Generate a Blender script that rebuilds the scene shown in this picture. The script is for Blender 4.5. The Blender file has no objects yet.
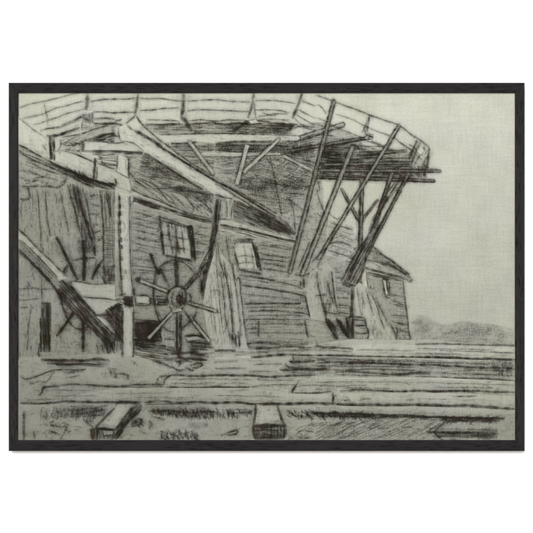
# A framed charcoal drawing of an old timber mill, hanging on a plain white wall in daylight.
# The drawing is built as real ink: every stroke is a ribbon of charcoal lying on the paper.
import bpy, math, random
import numpy as np

random.seed(7)
SC = bpy.context.scene
COL = SC.collection
S = 0.70 / 515.0                 # metres per unit of the drawing board (frame is 70 cm wide)
CX, CY = 266.5, 267.0            # centre of the frame on the drawing board
HANG = 1.5                       # height of the picture's centre above the foot of the wall
SHEET_Y = -0.0110                # front of the paper (the wall's face is y = 0)

# ------------------------------------------------------------------ materials
def new_mat(name):
    m = bpy.data.materials.new(name); m.use_nodes = True
    nt = m.node_tree; nt.nodes.clear()
    return m, nt, nt.nodes, nt.links

class G:
    """tiny node helper"""
    def __init__(s, nt): s.nt = nt; s.N = nt.nodes; s.L = nt.links
    def put(s, sock, v):
        if isinstance(v, bpy.types.NodeSocket): s.L.new(v, sock)
        else: sock.default_value = v
    def m(s, op, a, b=0.0, c=None, clamp=False):
        n = s.N.new('ShaderNodeMath'); n.operation = op; n.use_clamp = clamp
        s.put(n.inputs[0], a); s.put(n.inputs[1], b)
        if c is not None: s.put(n.inputs[2], c)
        return n.outputs[0]
    def noise(s, vec, scale, detail=2.0, rough=0.5):
        n = s.N.new('ShaderNodeTexNoise'); s.L.new(vec, n.inputs['Vector'])
        n.inputs['Scale'].default_value = scale; n.inputs['Detail'].default_value = detail
        n.inputs['Roughness'].default_value = rough
        return n.outputs['Fac']
    def mapping(s, vec, scale, rot=(0, 0, 0)):
        n = s.N.new('ShaderNodeMapping'); s.L.new(vec, n.inputs['Vector'])
        n.inputs['Scale'].default_value = scale; n.inputs['Rotation'].default_value = rot
        return n.outputs[0]
    def coords(s):
        return s.N.new('ShaderNodeTexCoord').outputs['Object']
    def attr(s, name):
        n = s.N.new('ShaderNodeAttribute'); n.attribute_name = name; return n.outputs['Fac']
    def rng(s, v, a, b, c, d, smooth=False):
        n = s.N.new('ShaderNodeMapRange'); n.interpolation_type = 'SMOOTHSTEP' if smooth else 'LINEAR'
        s.put(n.inputs[0], v)
        for i, q in enumerate((a, b, c, d)): s.put(n.inputs[i + 1], q)
        return n.outputs[0]
    def mix(s, f, a, b):
        n = s.N.new('ShaderNodeMix'); n.data_type = 'RGBA'
        s.put(n.inputs[0], f); s.put(n.inputs[6], a); s.put(n.inputs[7], b)
        return n.outputs[2]

U = 1.0 / S                       # drawing units per metre

def paper_mat():
    m, nt, N, L = new_mat('toned_laid_paper'); g = G(nt)
    co = g.coords()
    sep = N.new('ShaderNodeSeparateXYZ'); L.new(co, sep.inputs[0])
    x = g.m('MULTIPLY', sep.outputs[0], U); z = g.m('MULTIPLY', sep.outputs[2], U)
    # the sheet is toned: pale at the top and right, greyer towards the lower left
    tz = g.rng(z, -170, 174, 0.0, 1.0)
    base = g.m('ADD', g.m('MULTIPLY', tz, PAPER_TOP - PAPER_LOW), PAPER_LOW)
    lx = g.rng(x, -250, 170, 0.74, 1.0, True)
    lowm = g.rng(z, 60, 165, 1.0, 0.0, True)
    k = g.m('ADD', g.m('MULTIPLY', g.m('SUBTRACT', lx, 1.0), lowm), 1.0)
    base = g.m('MULTIPLY', base, k)
    # laid lines and canvas-like threads
    v1 = g.noise(g.mapping(co, (U * .42, 1, U * .035)), 1.0, 2, .6)
    v2 = g.noise(g.mapping(co, (U * .035, 1, U * .42)), 1.0, 2, .6)
    where = g.noise(g.mapping(co, (U * .03, 1, U * .03)), 1.0, 1)
    v = g.m('ADD', g.m('MULTIPLY', g.m('SUBTRACT', v1, .5), where), g.m('MULTIPLY', g.m('SUBTRACT', v2, .5), g.m('SUBTRACT', 1.0, where)))
    mott = g.m('SUBTRACT', g.noise(g.mapping(co, (U * .018, 1, U * .018)), 1.0, 4, .6), .5)
    fine = g.m('SUBTRACT', g.noise(g.mapping(co, (U * .55, 1, U * .55)), 1.0, 2, .6), .5)
    var = g.m('ADD', g.m('ADD', g.m('MULTIPLY', v, .44), g.m('MULTIPLY', mott, .46)), g.m('MULTIPLY', fine, .40))
    base = g.m('MULTIPLY', base, g.m('ADD', 1.0, var))
    base = g.m('MULTIPLY', base, g.attr('tone'))
    hue = g.mix(g.rng(g.noise(g.mapping(co, (U * .02, 1, U * .02)), 1.0, 2), .35, .7, 0, 1), (.98, 1.0, .81, 1), (.99, 1.0, .88, 1))
    cm = N.new('ShaderNodeVectorMath'); cm.operation = 'SCALE'
    L.new(hue, cm.inputs[0]); L.new(base, cm.inputs['Scale'])
    bs = N.new('ShaderNodeBsdfPrincipled'); bs.inputs['Roughness'].default_value = .9
    bs.inputs['Specular IOR Level'].default_value = .1
    L.new(cm.outputs[0], bs.inputs['Base Color'])
    out = N.new('ShaderNodeOutputMaterial'); L.new(bs.outputs[0], out.inputs[0])
    return m

def ink_mat():
    m, nt, N, L = new_mat('charcoal'); g = G(nt)
    co = g.coords()
    d = g.attr('dens'); v = g.attr('across')
    prof = g.m('SUBTRACT', 1.0, g.m('POWER', g.m('ABSOLUTE', v), 2.0))
    g1 = g.noise(g.mapping(co, (U * .66, 1, U * .66)), 1.0, 1, .6)
    g2 = g.noise(g.mapping(co, (U * .9, 1, U * .12)), 1.0, 0)
    g3 = g.noise(g.mapping(co, (U * .10, 1, U * .9)), 1.0, 0)
    gr = g.m('ADD', g.m('MULTIPLY', g1, .64), g.m('MULTIPLY', g.m('ADD', g2, g3), .18))
    gr = g.rng(gr, .26, .74, 0.05, .95)
    q = g.m('MULTIPLY', g.m('MULTIPLY', d, prof), .88)
    loose = g.m('MULTIPLY', g.m('MULTIPLY', gr, g.m('SUBTRACT', 1.4, d)), .88)
    bl = g.noise(g.mapping(co, (U * .10, 1, U * .10)), 1.0, 1, .6)
    q = g.m('MULTIPLY', q, g.rng(bl, .3, .7, .66, 1.22))
    a = g.m('MINIMUM', g.m('MULTIPLY', q, g.m('SUBTRACT', 1.0, loose), clamp=True), .84)
    hue = g.noise(g.mapping(co, (U * .06, 1, U * .06)), 1.0, 0)
    col = g.mix(g.rng(hue, .5, .72, 0, 1), (.026, .0225, .0150, 1), (.046, .0310, .0240, 1))
    bs = N.new('ShaderNodeBsdfDiffuse'); L.new(col, bs.inputs[0])
    tr = N.new('ShaderNodeBsdfTransparent')
    mx = N.new('ShaderNodeMixShader'); L.new(a, mx.inputs[0]); L.new(tr.outputs[0], mx.inputs[1]); L.new(bs.outputs[0], mx.inputs[2])
    out = N.new('ShaderNodeOutputMaterial'); L.new(mx.outputs[0], out.inputs[0])
    return m

def wood_mat(name, horizontal, c0, c1):
    m, nt, N, L = new_mat(name); g = G(nt)
    co = g.coords()
    sc = (9, 60, 240) if horizontal else (240, 60, 9)
    rot = (0, math.radians(4), 0)
    n1 = g.noise(g.mapping(co, sc, rot), 1.0, 4, .65)
    sc2 = (62, 150, 520) if horizontal else (520, 150, 62)
    n2 = g.noise(g.mapping(co, sc2, (0, math.radians(-7), 0)), 1.0, 3, .6)
    patch = g.noise(g.mapping(co, (14, 30, 60) if horizontal else (60, 30, 14)), 1.0, 2)
    pores = g.m('MULTIPLY', g.rng(n2, .53, .60, 0, 1), g.rng(patch, .40, .52, .15, 1))
    col = g.mix(g.rng(n1, .3, .7, 0, 1), c0, c1)
    col = g.mix(g.m('MULTIPLY', pores, .8), col, (.004, .0035, .0035, 1))
    bs = N.new('ShaderNodeBsdfPrincipled'); L.new(col, bs.inputs['Base Color'])
    bs.inputs['Roughness'].default_value = .7; bs.inputs['Specular IOR Level'].default_value = .1
    bp = N.new('ShaderNodeBump'); bp.inputs['Strength'].default_value = .35; bp.inputs['Distance'].default_value = .0006
    L.new(g.m('SUBTRACT', n1, pores), bp.inputs['Height']); L.new(bp.outputs[0], bs.inputs['Normal'])
    out = N.new('ShaderNodeOutputMaterial'); L.new(bs.outputs[0], out.inputs[0])
    return m

def wall_mat():
    m, nt, N, L = new_mat('white_painted_plaster'); g = G(nt)
    co = g.coords()
    n = g.noise(co, 380, 3, .6)
    bs = N.new('ShaderNodeBsdfPrincipled'); bs.inputs['Base Color'].default_value = (.92, .92, .92, 1)
    bs.inputs['Roughness'].default_value = .85; bs.inputs['Specular IOR Level'].default_value = .2
    bp = N.new('ShaderNodeBump'); bp.inputs['Strength'].default_value = .06; bp.inputs['Distance'].default_value = .0004
    L.new(n, bp.inputs['Height']); L.new(bp.outputs[0], bs.inputs['Normal'])
    out = N.new('ShaderNodeOutputMaterial'); L.new(bs.outputs[0], out.inputs[0])
    return m

PAPER_TOP, PAPER_LOW = 0.475, 0.29
PAPER = paper_mat(); INK = ink_mat(); WALL = wall_mat()
WOOD_H = wood_mat('black_stained_oak', True, (.0140, .0120, .0126, 1), (.0215, .0186, .0194, 1))
WOOD_V = wood_mat('black_stained_oak_stile', False, (.0165, .0154, .0144, 1), (.0245, .0226, .0208, 1))

# ------------------------------------------------------------------ drawing tools
def bx(x): return (x - CX) * S
def bz(y): return (CY - y) * S

TILES = dict(A=(15, 90, 100), B=(115, 90, 100), C=(215, 90, 100), D=(315, 90, 100), E=(415, 90, 100),
             F=(15, 180, 100), G=(115, 180, 100), H=(215, 180, 100), I=(315, 180, 100),
             J=(15, 260, 100), K=(115, 260, 100), L=(215, 260, 100), M=(315, 260, 100),
             N=(15, 340, 100), O=(115, 340, 100), P=(215, 340, 100), Q=(315, 340, 100), R=(415, 340, 100),
             S=(415, 250, 100), Y=(265, 90, 250), Z=(140, 190, 250), X=(15, 90, 250), W=(0, 0, 533))
def pts(s):
    """'A20,95 200,50 B10,40' -> board coordinates; a letter picks the square of the board the numbers are read on"""
    out = []; t = TILES['W']
    for tok in s.split():
        if tok[0].isalpha(): t = TILES[tok[0]]; tok = tok[1:]
        a, b = tok.split(','); k = t[2] / 533.0
        out.append((t[0] + float(a) * k, t[1] + float(b) * k))
    return out

X0, X1, Y0, Y1 = 17.6, 515.6, 92.2, 440.6        # the sheet (its rim lies under the frame's lip)
LAYER = [0]
HK = 1.0
RUB = [1.0]
TX = [1.0]                       # how much loose wood-grain marking a filled shape gets
DZ = 0.25e-6

def smooth(P, step=1.3):
    if len(P) < 2: return P
    Q = [P[0]] + list(P) + [P[-1]]
    out = []
    for i in range(1, len(Q) - 2):
        p0, p1, p2, p3 = Q[i - 1], Q[i], Q[i + 1], Q[i + 2]
        n = max(1, int(math.hypot(p2[0] - p1[0], p2[1] - p1[1]) / step))
        for j in range(n):
            t = j / n; t2 = t * t; t3 = t2 * t
            out.append(tuple(.5 * ((2 * p1[k]) + (-p0[k] + p2[k]) * t + (2 * p0[k] - 5 * p1[k] + 4 * p2[k] - p3[k]) * t2
                                   + (-p0[k] + 3 * p1[k] - 3 * p2[k] + p3[k]) * t3) for k in (0, 1)))
    out.append(P[-1])
    return out

def wob(n, amp, wl):
    if n < 1: return []
    a = [(random.uniform(0, 6.28), random.uniform(.6, 1.6) / wl, random.uniform(.4, 1)) for _ in range(3)]
    return [amp * sum(w * math.sin(p + i * f * 6.28) for p, f, w in a) / 1.6 for i in range(n)]

class Sketch:
    """collects what one drawn thing is made of: filled shapes of paper tone and charcoal strokes"""
    def __init__(s): s.v = []; s.f = []; s.mi = []; s.tone = []; s.dens = []; s.acr = []
    def fill(s, P, tone=1.0, tex=1.0):
        P = pts(P) if isinstance(P, str) else P
        P = [(min(max(x, X0), X1), min(max(y, Y0), Y1)) for x, y in P]
        LAYER[0] += 1; y = SHEET_Y - LAYER[0] * DZ; b = len(s.v)
        A = sum(P[i][0] * P[(i + 1) % len(P)][1] - P[(i + 1) % len(P)][0] * P[i][1] for i in range(len(P)))
        if A > 0: P = P[::-1]
        s.v += [(bx(p[0]), y, bz(p[1])) for p in P]
        s.tone += [tone] * len(P); s.dens += [0.0] * len(P); s.acr += [0.0] * len(P)
        s.f.append(tuple(range(b, b + len(P)))); s.mi.append(0)
        tex *= TX[0]
        rub = .015 + .22 * max(0.0, 1 - tone)
        if abs(A) > 60 and rub * RUB[0] > .03: s.smudge(P, rub * RUB[0], random.uniform(-8, 8), 3.4)
        if tex > 0:
            e = max(((P[i], P[(i + 1) % len(P)]) for i in range(len(P))), key=lambda q: math.hypot(q[1][0] - q[0][0], q[1][1] - q[0][1]))
            ang = math.degrees(math.atan2(e[1][1] - e[0][1], e[1][0] - e[0][0]))
            s.scribble(P, int(abs(A) / 2 / 19 * tex), 6, 1.5, .27, ang, 14)
            s.scribble(P, int(abs(A) / 2 / 60 * tex), 3.5, 3.2, .26, ang, 40)
            s.scribble(P, int(abs(A) / 2 / 190 * tex), 7, 1.1, .55, ang, 18)
    def ribbon(s, P, w, d, y, taper=True):
        n = len(P)
        wv = wob(n, .22, 9.0); dv = wob(n, .26, 8.0)
        b = len(s.v); k = 0
        for i, (px, py) in enumerate(P):
            a = P[max(0, i - 1)]; c = P[min(n - 1, i + 1)]
            tx, ty = c[0] - a[0], c[1] - a[1]; l = math.hypot(tx, ty) or 1e-6
            nx, ny = -ty / l, tx / l
            e = min(i, n - 1 - i) / max(1.0, min(5.0, n * .3))
            t = (.72 + .28 * min(1, e)) if taper else 1.0
            h = .5 * w * (1 + wv[i]) * t
            dd = max(0.0, d * (1 + dv[i]) * (.66 + .34 * min(1, e)))
            for sgn in (-1, 1):
                qx = min(max(px + nx * h * sgn, X0), X1); qy = min(max(py + ny * h * sgn, Y0), Y1)
                s.v.append((bx(qx), y, bz(qy))); s.tone.append(1.0); s.dens.append(dd); s.acr.append(float(sgn))
        for i in range(n - 1):
            q = b + 2 * i
            s.f.append((q, q + 1, q + 3, q + 2)); s.mi.append(1)
    def ink(s, P, w=1.6, d=.8, wobble=.24, twice=True):
        P = smooth(pts(P) if isinstance(P, str) else P)
        n = len(P)
        if n < 2: return
        w = w * 1.4; d = d * .96
        LAYER[0] += 1
        ox, oy = wob(n, wobble, 22.0), wob(n, wobble, 22.0)
        P1 = [(p[0] + ox[i], p[1] + oy[i]) for i, p in enumerate(P)]
        s.ribbon(P1, w * 3.0, d * .36, SHEET_Y - LAYER[0] * DZ); LAYER[0] += 1
        s.ribbon(P1, w * .92, d, SHEET_Y - LAYER[0] * DZ)
        if twice and n > 8:                      # a second, looser pass of the chalk
            LAYER[0] += 1
            a = random.randint(0, n // 4); b = n - random.randint(0, n // 4)
            ox, oy = wob(n, wobble * 1.6, 16.0), wob(n, wobble * 1.6, 16.0)
            P2 = [(p[0] + ox[i], p[1] + oy[i]) for i, p in enumerate(P)][a:b]
            if len(P2) > 3: s.ribbon(P2, w * .6, d * .6, SHEET_Y - LAYER[0] * DZ)
    def inks(s, many, w=1.6, d=.8, **k):
        for q in many.split('|'): s.ink(q.strip(), w, d, **k)
    def hatch(s, P, ang, gap, w=1.1, d=.4, jit=.5, brk=.25, wobble=.3, bend=0.0):
        """strokes at an angle that fill an area"""
        P = pts(P) if isinstance(P, str) else P
        a = math.radians(ang); ca, sa = math.cos(a), math.sin(a)
        R = [(x * ca + y * sa, -x * sa + y * ca) for x, y in P]
        lo, hi = min(r[1] for r in R), max(r[1] for r in R)
        base = LAYER[0]; LAYER[0] += 8; i = 0
        t = lo + gap * random.random()
        while t < hi:
            tt = t + random.uniform(-jit, jit) * gap
            cr = []
            for k in range(len(R)):
                (ax, ay), (b_x, b_y) = R[k], R[(k + 1) % len(R)]
                if (ay - tt) * (b_y - tt) < 0: cr.append(ax + (tt - ay) / (b_y - ay) * (b_x - ax))
            cr.sort()
            for k in range(0, len(cr) - 1, 2):
                u0, u1 = cr[k], cr[k + 1]
                u0 += random.uniform(-.8, .8); u1 += random.uniform(-.8, .8)
                segs = [(u0, u1)]
                if u1 - u0 > 14 and random.random() < brk * 2:
                    m_ = random.uniform(u0 + 4, u1 - 4); segs = [(u0, m_ - random.uniform(0, 3)), (m_ + random.uniform(0, 2), u1)]
                for (c0, c1) in segs:
                    if c1 - c0 < 1.2: continue
                    n = max(2, int((c1 - c0) / 2.2)); tl = random.uniform(-.05, .05) * min(20, c1 - c0)
                    wy = wob(n + 1, wobble, 10.0)
                    L_ = []
                    for j in range(n + 1):
                        f = j / n; u = c0 + (c1 - c0) * f; vv = tt + tl * (f - .5) + wy[j] + bend * 4 * f * (1 - f)
                        L_.append((u * ca - vv * sa, u * sa + vv * ca))
                    i += 1
                    s.ribbon(L_, 1.25 * w * random.uniform(.75, 1.3), d * HK * random.uniform(.6, 1.3), SHEET_Y - (base + 1 + i % 8) * DZ)
            t += gap
    def smudge(s, P, d=.25, ang=0, gap=2.4):
        """soft rubbed tone"""
        s.hatch(P, ang, gap, gap * 2.6, d * 1.25, .3, .1, .4)
    def scribble(s, P, n, ln=5, w=1.1, d=.6, ang=80, spread=35):
        """short loose marks strewn in an area"""
        P = pts(P) if isinstance(P, str) else P
        xs = [p[0] for p in P]; ys = [p[1] for p in P]
        base = LAYER[0]; LAYER[0] += 8; c = 0; tries = 0
        while c < n and tries < n * 30:
            tries += 1
            x, y = random.uniform(min(xs), max(xs)), random.uniform(min(ys), max(ys))
            ins = False; j = len(P) - 1
            for k in range(len(P)):
                if (P[k][1] > y) != (P[j][1] > y) and x < (P[j][0] - P[k][0]) * (y - P[k][1]) / (P[j][1] - P[k][1]) + P[k][0]: ins = not ins
                j = k
            if not ins: continue
            c += 1
            a = math.radians(ang + random.uniform(-spread, spread)); l = ln * random.uniform(.5, 1.3)
            b = random.uniform(-.25, .25) * l
            q = [(x - math.cos(a) * l / 2, y - math.sin(a) * l / 2), (x + b * math.sin(a), y + b * math.cos(a)), (x + math.cos(a) * l / 2, y + math.sin(a) * l / 2)]
            s.ribbon(smooth(q), 1.3 * w * random.uniform(.7, 1.3), .84 * d * random.uniform(.6, 1.2), SHEET_Y - (base + 1 + c % 8) * DZ)
    def beam(s, a, b, w, tone=1.0, edge=.8, ew=1.3, shade=0.0, side=1, ends=True, core=0.0):
        """a timber seen edge on: paper-toned face, dark edges, hatching along one side"""
        (x0, y0), (x1, y1) = pts(a)[0], pts(b)[0]
        l = math.hypot(x1 - x0, y1 - y0); nx, ny = -(y1 - y0) / l * w / 2, (x1 - x0) / l * w / 2
        P = [(x0 + nx, y0 + ny), (x1 + nx, y1 + ny), (x1 - nx, y1 - ny), (x0 - nx, y0 - ny)]
        s.fill(P, tone)
        ang = math.degrees(math.atan2(y1 - y0, x1 - x0))
        if core > 0: s.hatch(P, ang, 1.25, 1.2, core)
        if shade > 0:
            k = .15 * side
            H = [(x0 + nx * k, y0 + ny * k), (x1 + nx * k, y1 + ny * k), (x1 + nx * side, y1 + ny * side), (x0 + nx * side, y0 + ny * side)]
            s.hatch(H, ang, 1.1, 1.2, shade)
        s.ink([P[0], ((P[0][0] + P[1][0]) / 2, (P[0][1] + P[1][1]) / 2), P[1]], ew, edge * (1.0 if side > 0 else .85))
        s.ink([P[3], ((P[2][0] + P[3][0]) / 2, (P[2][1] + P[3][1]) / 2), P[2]], ew, edge * (.85 if side > 0 else 1.0))
        if ends: s.ink([P[0], P[3]], ew, edge * .8, twice=False); s.ink([P[1], P[2]], ew, edge * .8, twice=False)
    def build(s, name, parent, label=None):
        me = bpy.data.meshes.new(name); me.from_pydata(s.v, [], s.f); me.update()
        me.materials.append(PAPER); me.materials.append(INK)
        me.polygons.foreach_set('material_index', s.mi)
        for an, data in (('tone', s.tone), ('dens', s.dens), ('across', s.acr)):
            at = me.attributes.new(an, 'FLOAT', 'POINT'); at.data.foreach_set('value', np.array(data, dtype=np.float32))
        o = bpy.data.objects.new(name, me); COL.objects.link(o); o.parent = parent
        if label: o['label'] = label
        return o

def plain(name, verts, faces, mat, parent=None):
    me = bpy.data.meshes.new(name); me.from_pydata(verts, [], faces); me.update(); me.materials.append(mat)
    o = bpy.data.objects.new(name, me); COL.objects.link(o); o.parent = parent
    return o

# ------------------------------------------------------------------ the wall
wv = [(x, y, z) for x in (-4, 4) for y in (0, .2) for z in (0, 3.6)]
wall = plain('white_wall', wv, [(0, 4, 5, 1), (2, 3, 7, 6), (0, 1, 3, 2), (4, 6, 7, 5), (1, 5, 7, 3), (0, 2, 6, 4)], WALL)
wall['kind'] = 'structure'; wall['label'] = 'plain white wall behind the framed drawing'; wall['category'] = 'wall'

gm, gnt, gN, gL = new_mat('pale_bounce_ground'); gg = G(gnt)
gc = gg.mix(gg.noise(gg.coords(), 3.0, 5, .6), (.42, .45, .50, 1), (.54, .57, .62, 1))  # cool tint counters the brown cast of the frame's shadow
gb = gN.new('ShaderNodeBsdfDiffuse'); gL.new(gc, gb.inputs[0]); go = gN.new('ShaderNodeOutputMaterial'); gL.new(gb.outputs[0], go.inputs[0])
ground = plain('ground', [(-60, -120, 0), (60, -120, 0), (60, 20, 0), (-60, 20, 0)], [(0, 1, 2, 3)], gm)  # unseen ground, added to bounce light into the shadow under the frame
ground['kind'] = 'structure'

# ------------------------------------------------------------------ the framed drawing
root = bpy.data.objects.new('framed_drawing', None); COL.objects.link(root)
root.location = (0, 0, HANG)
root['label'] = 'black wood frame around charcoal drawing of an old timber mill on white wall'
root['category'] = 'framed picture'

# frame: four mitred rails swept from one moulding profile (across 0 = outer edge, 1 = sight edge)
OX0, OX1, OY0, OY1 = 9.0, 524.3, 83.0, 450.8
IX0, IX1, IY0, IY1 = 18.4, 514.8, 93.0, 439.9
PROF = [(0, -.0012), (0, -.0128), (.04, -.0136), (.12, -.0140), (.80, -.0148), (.90, -.0146), (1, -.0138), (1, -.0030)]
def corner(k, t):
    ox, oy, ix, iy = [(OX0, OY0, IX0, IY0), (OX1, OY0, IX1, IY0), (OX1, OY1, IX1, IY1), (OX0, OY1, IX0, IY1)][k]
    return ox + (ix - ox) * t, oy + (iy - oy) * t
for k in range(4):
    vs = []; fs = []; n = len(PROF); M = 24
    for j in range(M + 1):
        f = j / M
        for (t, y) in PROF:
            a = corner(k, t); b = corner((k + 1) % 4, t)
            # a hair's gap at the mitre so that the joint reads
            gx = .05 if k % 2 == 0 else 0; gy = 0 if k % 2 == 0 else .05
            px, py = a[0] + (b[0] - a[0]) * f, a[1] + (b[1] - a[1]) * f
            if j in (0, M):
                sg = (1 if j == 0 else -1)
                px += sg * gx * (1 if k == 0 else -1); py += sg * gy * (1 if k == 1 else -1)
            vs.append((bx(px), y, bz(py)))
    for j in range(M):
        for i in range(n):
            a, b = j * n + i, j * n + (i + 1) % n
            fs.append((a, b, b + n, a + n))
    fs.append(tuple(range(n))[::-1]); fs.append(tuple(M * n + i for i in range(n)))
    r = plain('frame_rail', vs, fs, WOOD_H if k % 2 == 0 else WOOD_V, root)

# sheet: the paper on its board
sv = []; sf = []
NX, NY = 60, 42
for j in range(NY + 1):
    for i in range(NX + 1):
        sv.append((bx(X0 + (X1 - X0) * i / NX), SHEET_Y, bz(Y0 + (Y1 - Y0) * j / NY)))
for j in range(NY):
    for i in range(NX):
        a = j * (NX + 1) + i
        sf.append((a, a + NX + 1, a + NX + 2, a + 1))
nb = len(sv)
sv += [(bx(x), SHEET_Y + .003, bz(y)) for x, y in ((X0, Y0), (X1, Y0), (X1, Y1), (X0, Y1))]
c = [0, NX, nb - 1, nb - 1 - NX]
sf += [(nb, nb + 1, nb + 2, nb + 3), (c[0], c[1], nb + 1, nb), (c[1], c[2], nb + 2, nb + 1), (c[2], c[3], nb + 3, nb + 2), (c[3], c[0], nb, nb + 3)]
sheet = plain('drawing_sheet', sv, sf, PAPER, root)
at = sheet.data.attributes.new('tone', 'FLOAT', 'POINT'); at.data.foreach_set('value', np.ones(len(sv), dtype=np.float32))
sheet['label'] = 'sage grey sheet with a charcoal drawing of an old timber mill'

# ------------------------------------------------------------------ the drawing, from the back to the front
def kid(k, name, label=None): return k.build(name, sheet, label)

TX[0] = .3; RUB[0] = .3
# ---- far hills at the right
k = Sketch()
k.fill('S-20,340 30,345 70,368 110,392 170,408 250,380 330,395 420,400 470,418 531,424 531,505 -20,500', .97, .5)
k.smudge('S-15,375 30,350 80,358 120,392 170,408 250,383 330,397 420,402 470,420 531,428 531,500 -20,498', .13, 5, 3.0)
k.smudge('S-10,385 40,372 100,388 90,430 55,450 -10,455', .10, 62, 2.8)
k.hatch('S-15,375 30,362 80,385 110,400 150,440 10,485', 150, 3.4, 1.6, .12)
k.smudge('S180,415 250,380 320,392 420,405 470,425 400,450 200,450', .08, 5, 2.8)
k.smudge('S200,415 260,386 340,400 440,408 470,425 520,480 250,490 150,460', .07, 8, 3.0)
k.hatch('S150,430 270,388 360,402 450,412 531,450 531,490 150,490', 12, 3.4, 1.6, .10)
k.hatch('S100,440 230,430 470,480 470,495 100,495', 4, 3.0, 1.8, .14)
k.inks('S90,475 130,465 175,445 230,440|S110,392 170,408 250,383 330,395 430,402 531,430', 1.2, .2)
kid(k, 'distant_hill')

TX[0] = .9; RUB[0] = 1.0
# ---- body of the mill behind the walkway
k = Sketch()
k.fill('G60,60 B40,300 C0,270 533,268 D30,460 45,533 I45,150 62,210 80,260 60,400 0,372 H430,330 30,235 G520,235', .80)
k.hatch('C0,285 533,285 533,345 0,350', 2, 1.5, 1.5, .52)
k.hatch('B170,300 533,288 533,420 440,400 330,335 200,300', 3, 1.5, 1.6, .50)
k.hatch('C0,350 340,345 533,440 533,533 130,533 0,440', 14, 1.7, 1.2, .42)
k.hatch('C0,350 260,345 270,420 120,470 0,420', -6, 1.9, 1.4, .40)
k.hatch('C290,345 360,350 510,430 505,533 330,533', -35, 2.2, 1.2, .40)
k.hatch('C290,345 533,300 533,420 370,350', 12, 1.4, 1.4, .5)
k.scribble('C130,350 500,400 500,533 140,533', 120, 9, 1.2, .46, 15, 25)
k.hatch('H80,0 470,0 480,120 370,190 200,110', 6, 2.3, 1.2, .42)
k.smudge('H70,0 500,0 480,90 300,140', .20, 10)
k.inks('C290,345 310,430 330,533 H330,60 350,160 355,190|C270,360 300,400', 1.3, .62)
k.inks('H120,40 200,45 280,40|H160,75 260,90 320,100|H360,30 470,50|H370,70 480,75|C150,480 250,470 330,490|C20,440 100,450', 1.2, .44)
k.inks('C0,300 200,296 400,300|C0,320 160,316 330,322|B300,300 533,302|B340,322 533,318', 1.8, .56)
k.smudge('C0,285 533,285 533,400 340,335 0,330', .2, 3, 2.6)
k.smudge('C0,285 533,285 533,420 330,340 0,350', .20, 4, 2.8)
k.smudge('C20,350 340,350 533,440 533,533 130,533', .12, 10, 2.8)
k.smudge('H90,0 500,0 480,120 380,190 200,100', .14, 8, 2.8)
k.scribble('I0,40 55,180 60,260 0,300', 30, 6, 1.2, .42, 60, 60)
k.scribble('I70,215 210,250 215,370 100,350', 44, 6, 1.1, .4, 20, 60)
k.scribble('H400,120 520,150 500,320 440,320 360,200', 34, 8, 1.2, .45, 70, 40)
k.hatch('I95,240 210,290 220,370 60,350', 14, 2.6, 1.0, .34)
k.inks('D10,470 25,533 I10,60 40,150 75,235 95,290|I70,175 120,210 130,190|I120,290 210,350|I150,250 200,265|H395,100 420,180 430,290|H390,100 470,160|H430,200 520,190|I75,230 80,270', 1.5, .56)
kid(k, 'mill_body')

# ---- shed roof: slope, and the pale eaves board with its dark underside
k = Sketch()
k.fill('G85,0 520,60 525,215 300,150 85,60', .80)
k.hatch('G100,0 330,30 525,110 525,200 300,140 110,60', 38, 2.8, 1.2, .40)
k.hatch('B170,335 300,420 480,533 G430,60 300,60 180,0 B100,533 80,400', 22, 1.8, 1.4, .40)
k.hatch('B150,335 260,390 370,470 G300,30 200,0 B120,470', 4, 1.6, 1.5, .46)
k.smudge('B150,335 300,425 400,490 260,500 130,420', .28, 25)
k.smudge('G230,20 400,40 525,70 525,130 300,60', .34, 16)
k.hatch('G300,20 533,70 533,110 330,60', 10, 1.5, 1.5, .5)
k.inks('G185,0 240,60 290,120|G130,0 200,40|G250,55 300,100 330,140|G300,75 350,120 380,160|G330,60 400,60 480,75|G200,45 270,45 380,40|G370,80 420,150 400,180|G440,90 500,150 520,180|G430,60 500,80 525,60|B80,440 130,500 200,533|B130,470 200,500 260,533', 1.5, .58)
k.scribble('G430,80 525,110 520,200 420,150', 40, 6, 1.5, .6, 40, 50)
k.fill('G88,58 200,102 300,140 400,178 520,212 520,222 400,195 240,140 90,90', 1.02)
k.hatch('G95,92 240,135 400,188 522,218 522,238 400,208 230,160 95,122', 17, 1.1, 1.5, .78)
k.smudge('G95,92 240,135 240,160 95,125', .5, 18, 2)
k.inks('G85,48 150,80 230,110 300,140 400,180 520,210|G95,95 230,138 400,192 520,228', 1.8, .8)
k.fill('H28,210 100,215 200,240 320,280 432,310 432,328 320,305 180,268 28,238', 1.02)
k.inks('H28,208 100,215 220,250 330,283 430,310', 1.2, .62)
k.hatch('H30,236 180,268 430,326 430,345 300,320 160,300 30,285', 15, 1.2, 1.5, .62)
k.inks('H28,238 180,268 320,304 430,328', 2.0, .84)
kid(k, 'shed_roof', 'long shed roof with a pale eaves board shaded underneath')

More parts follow.
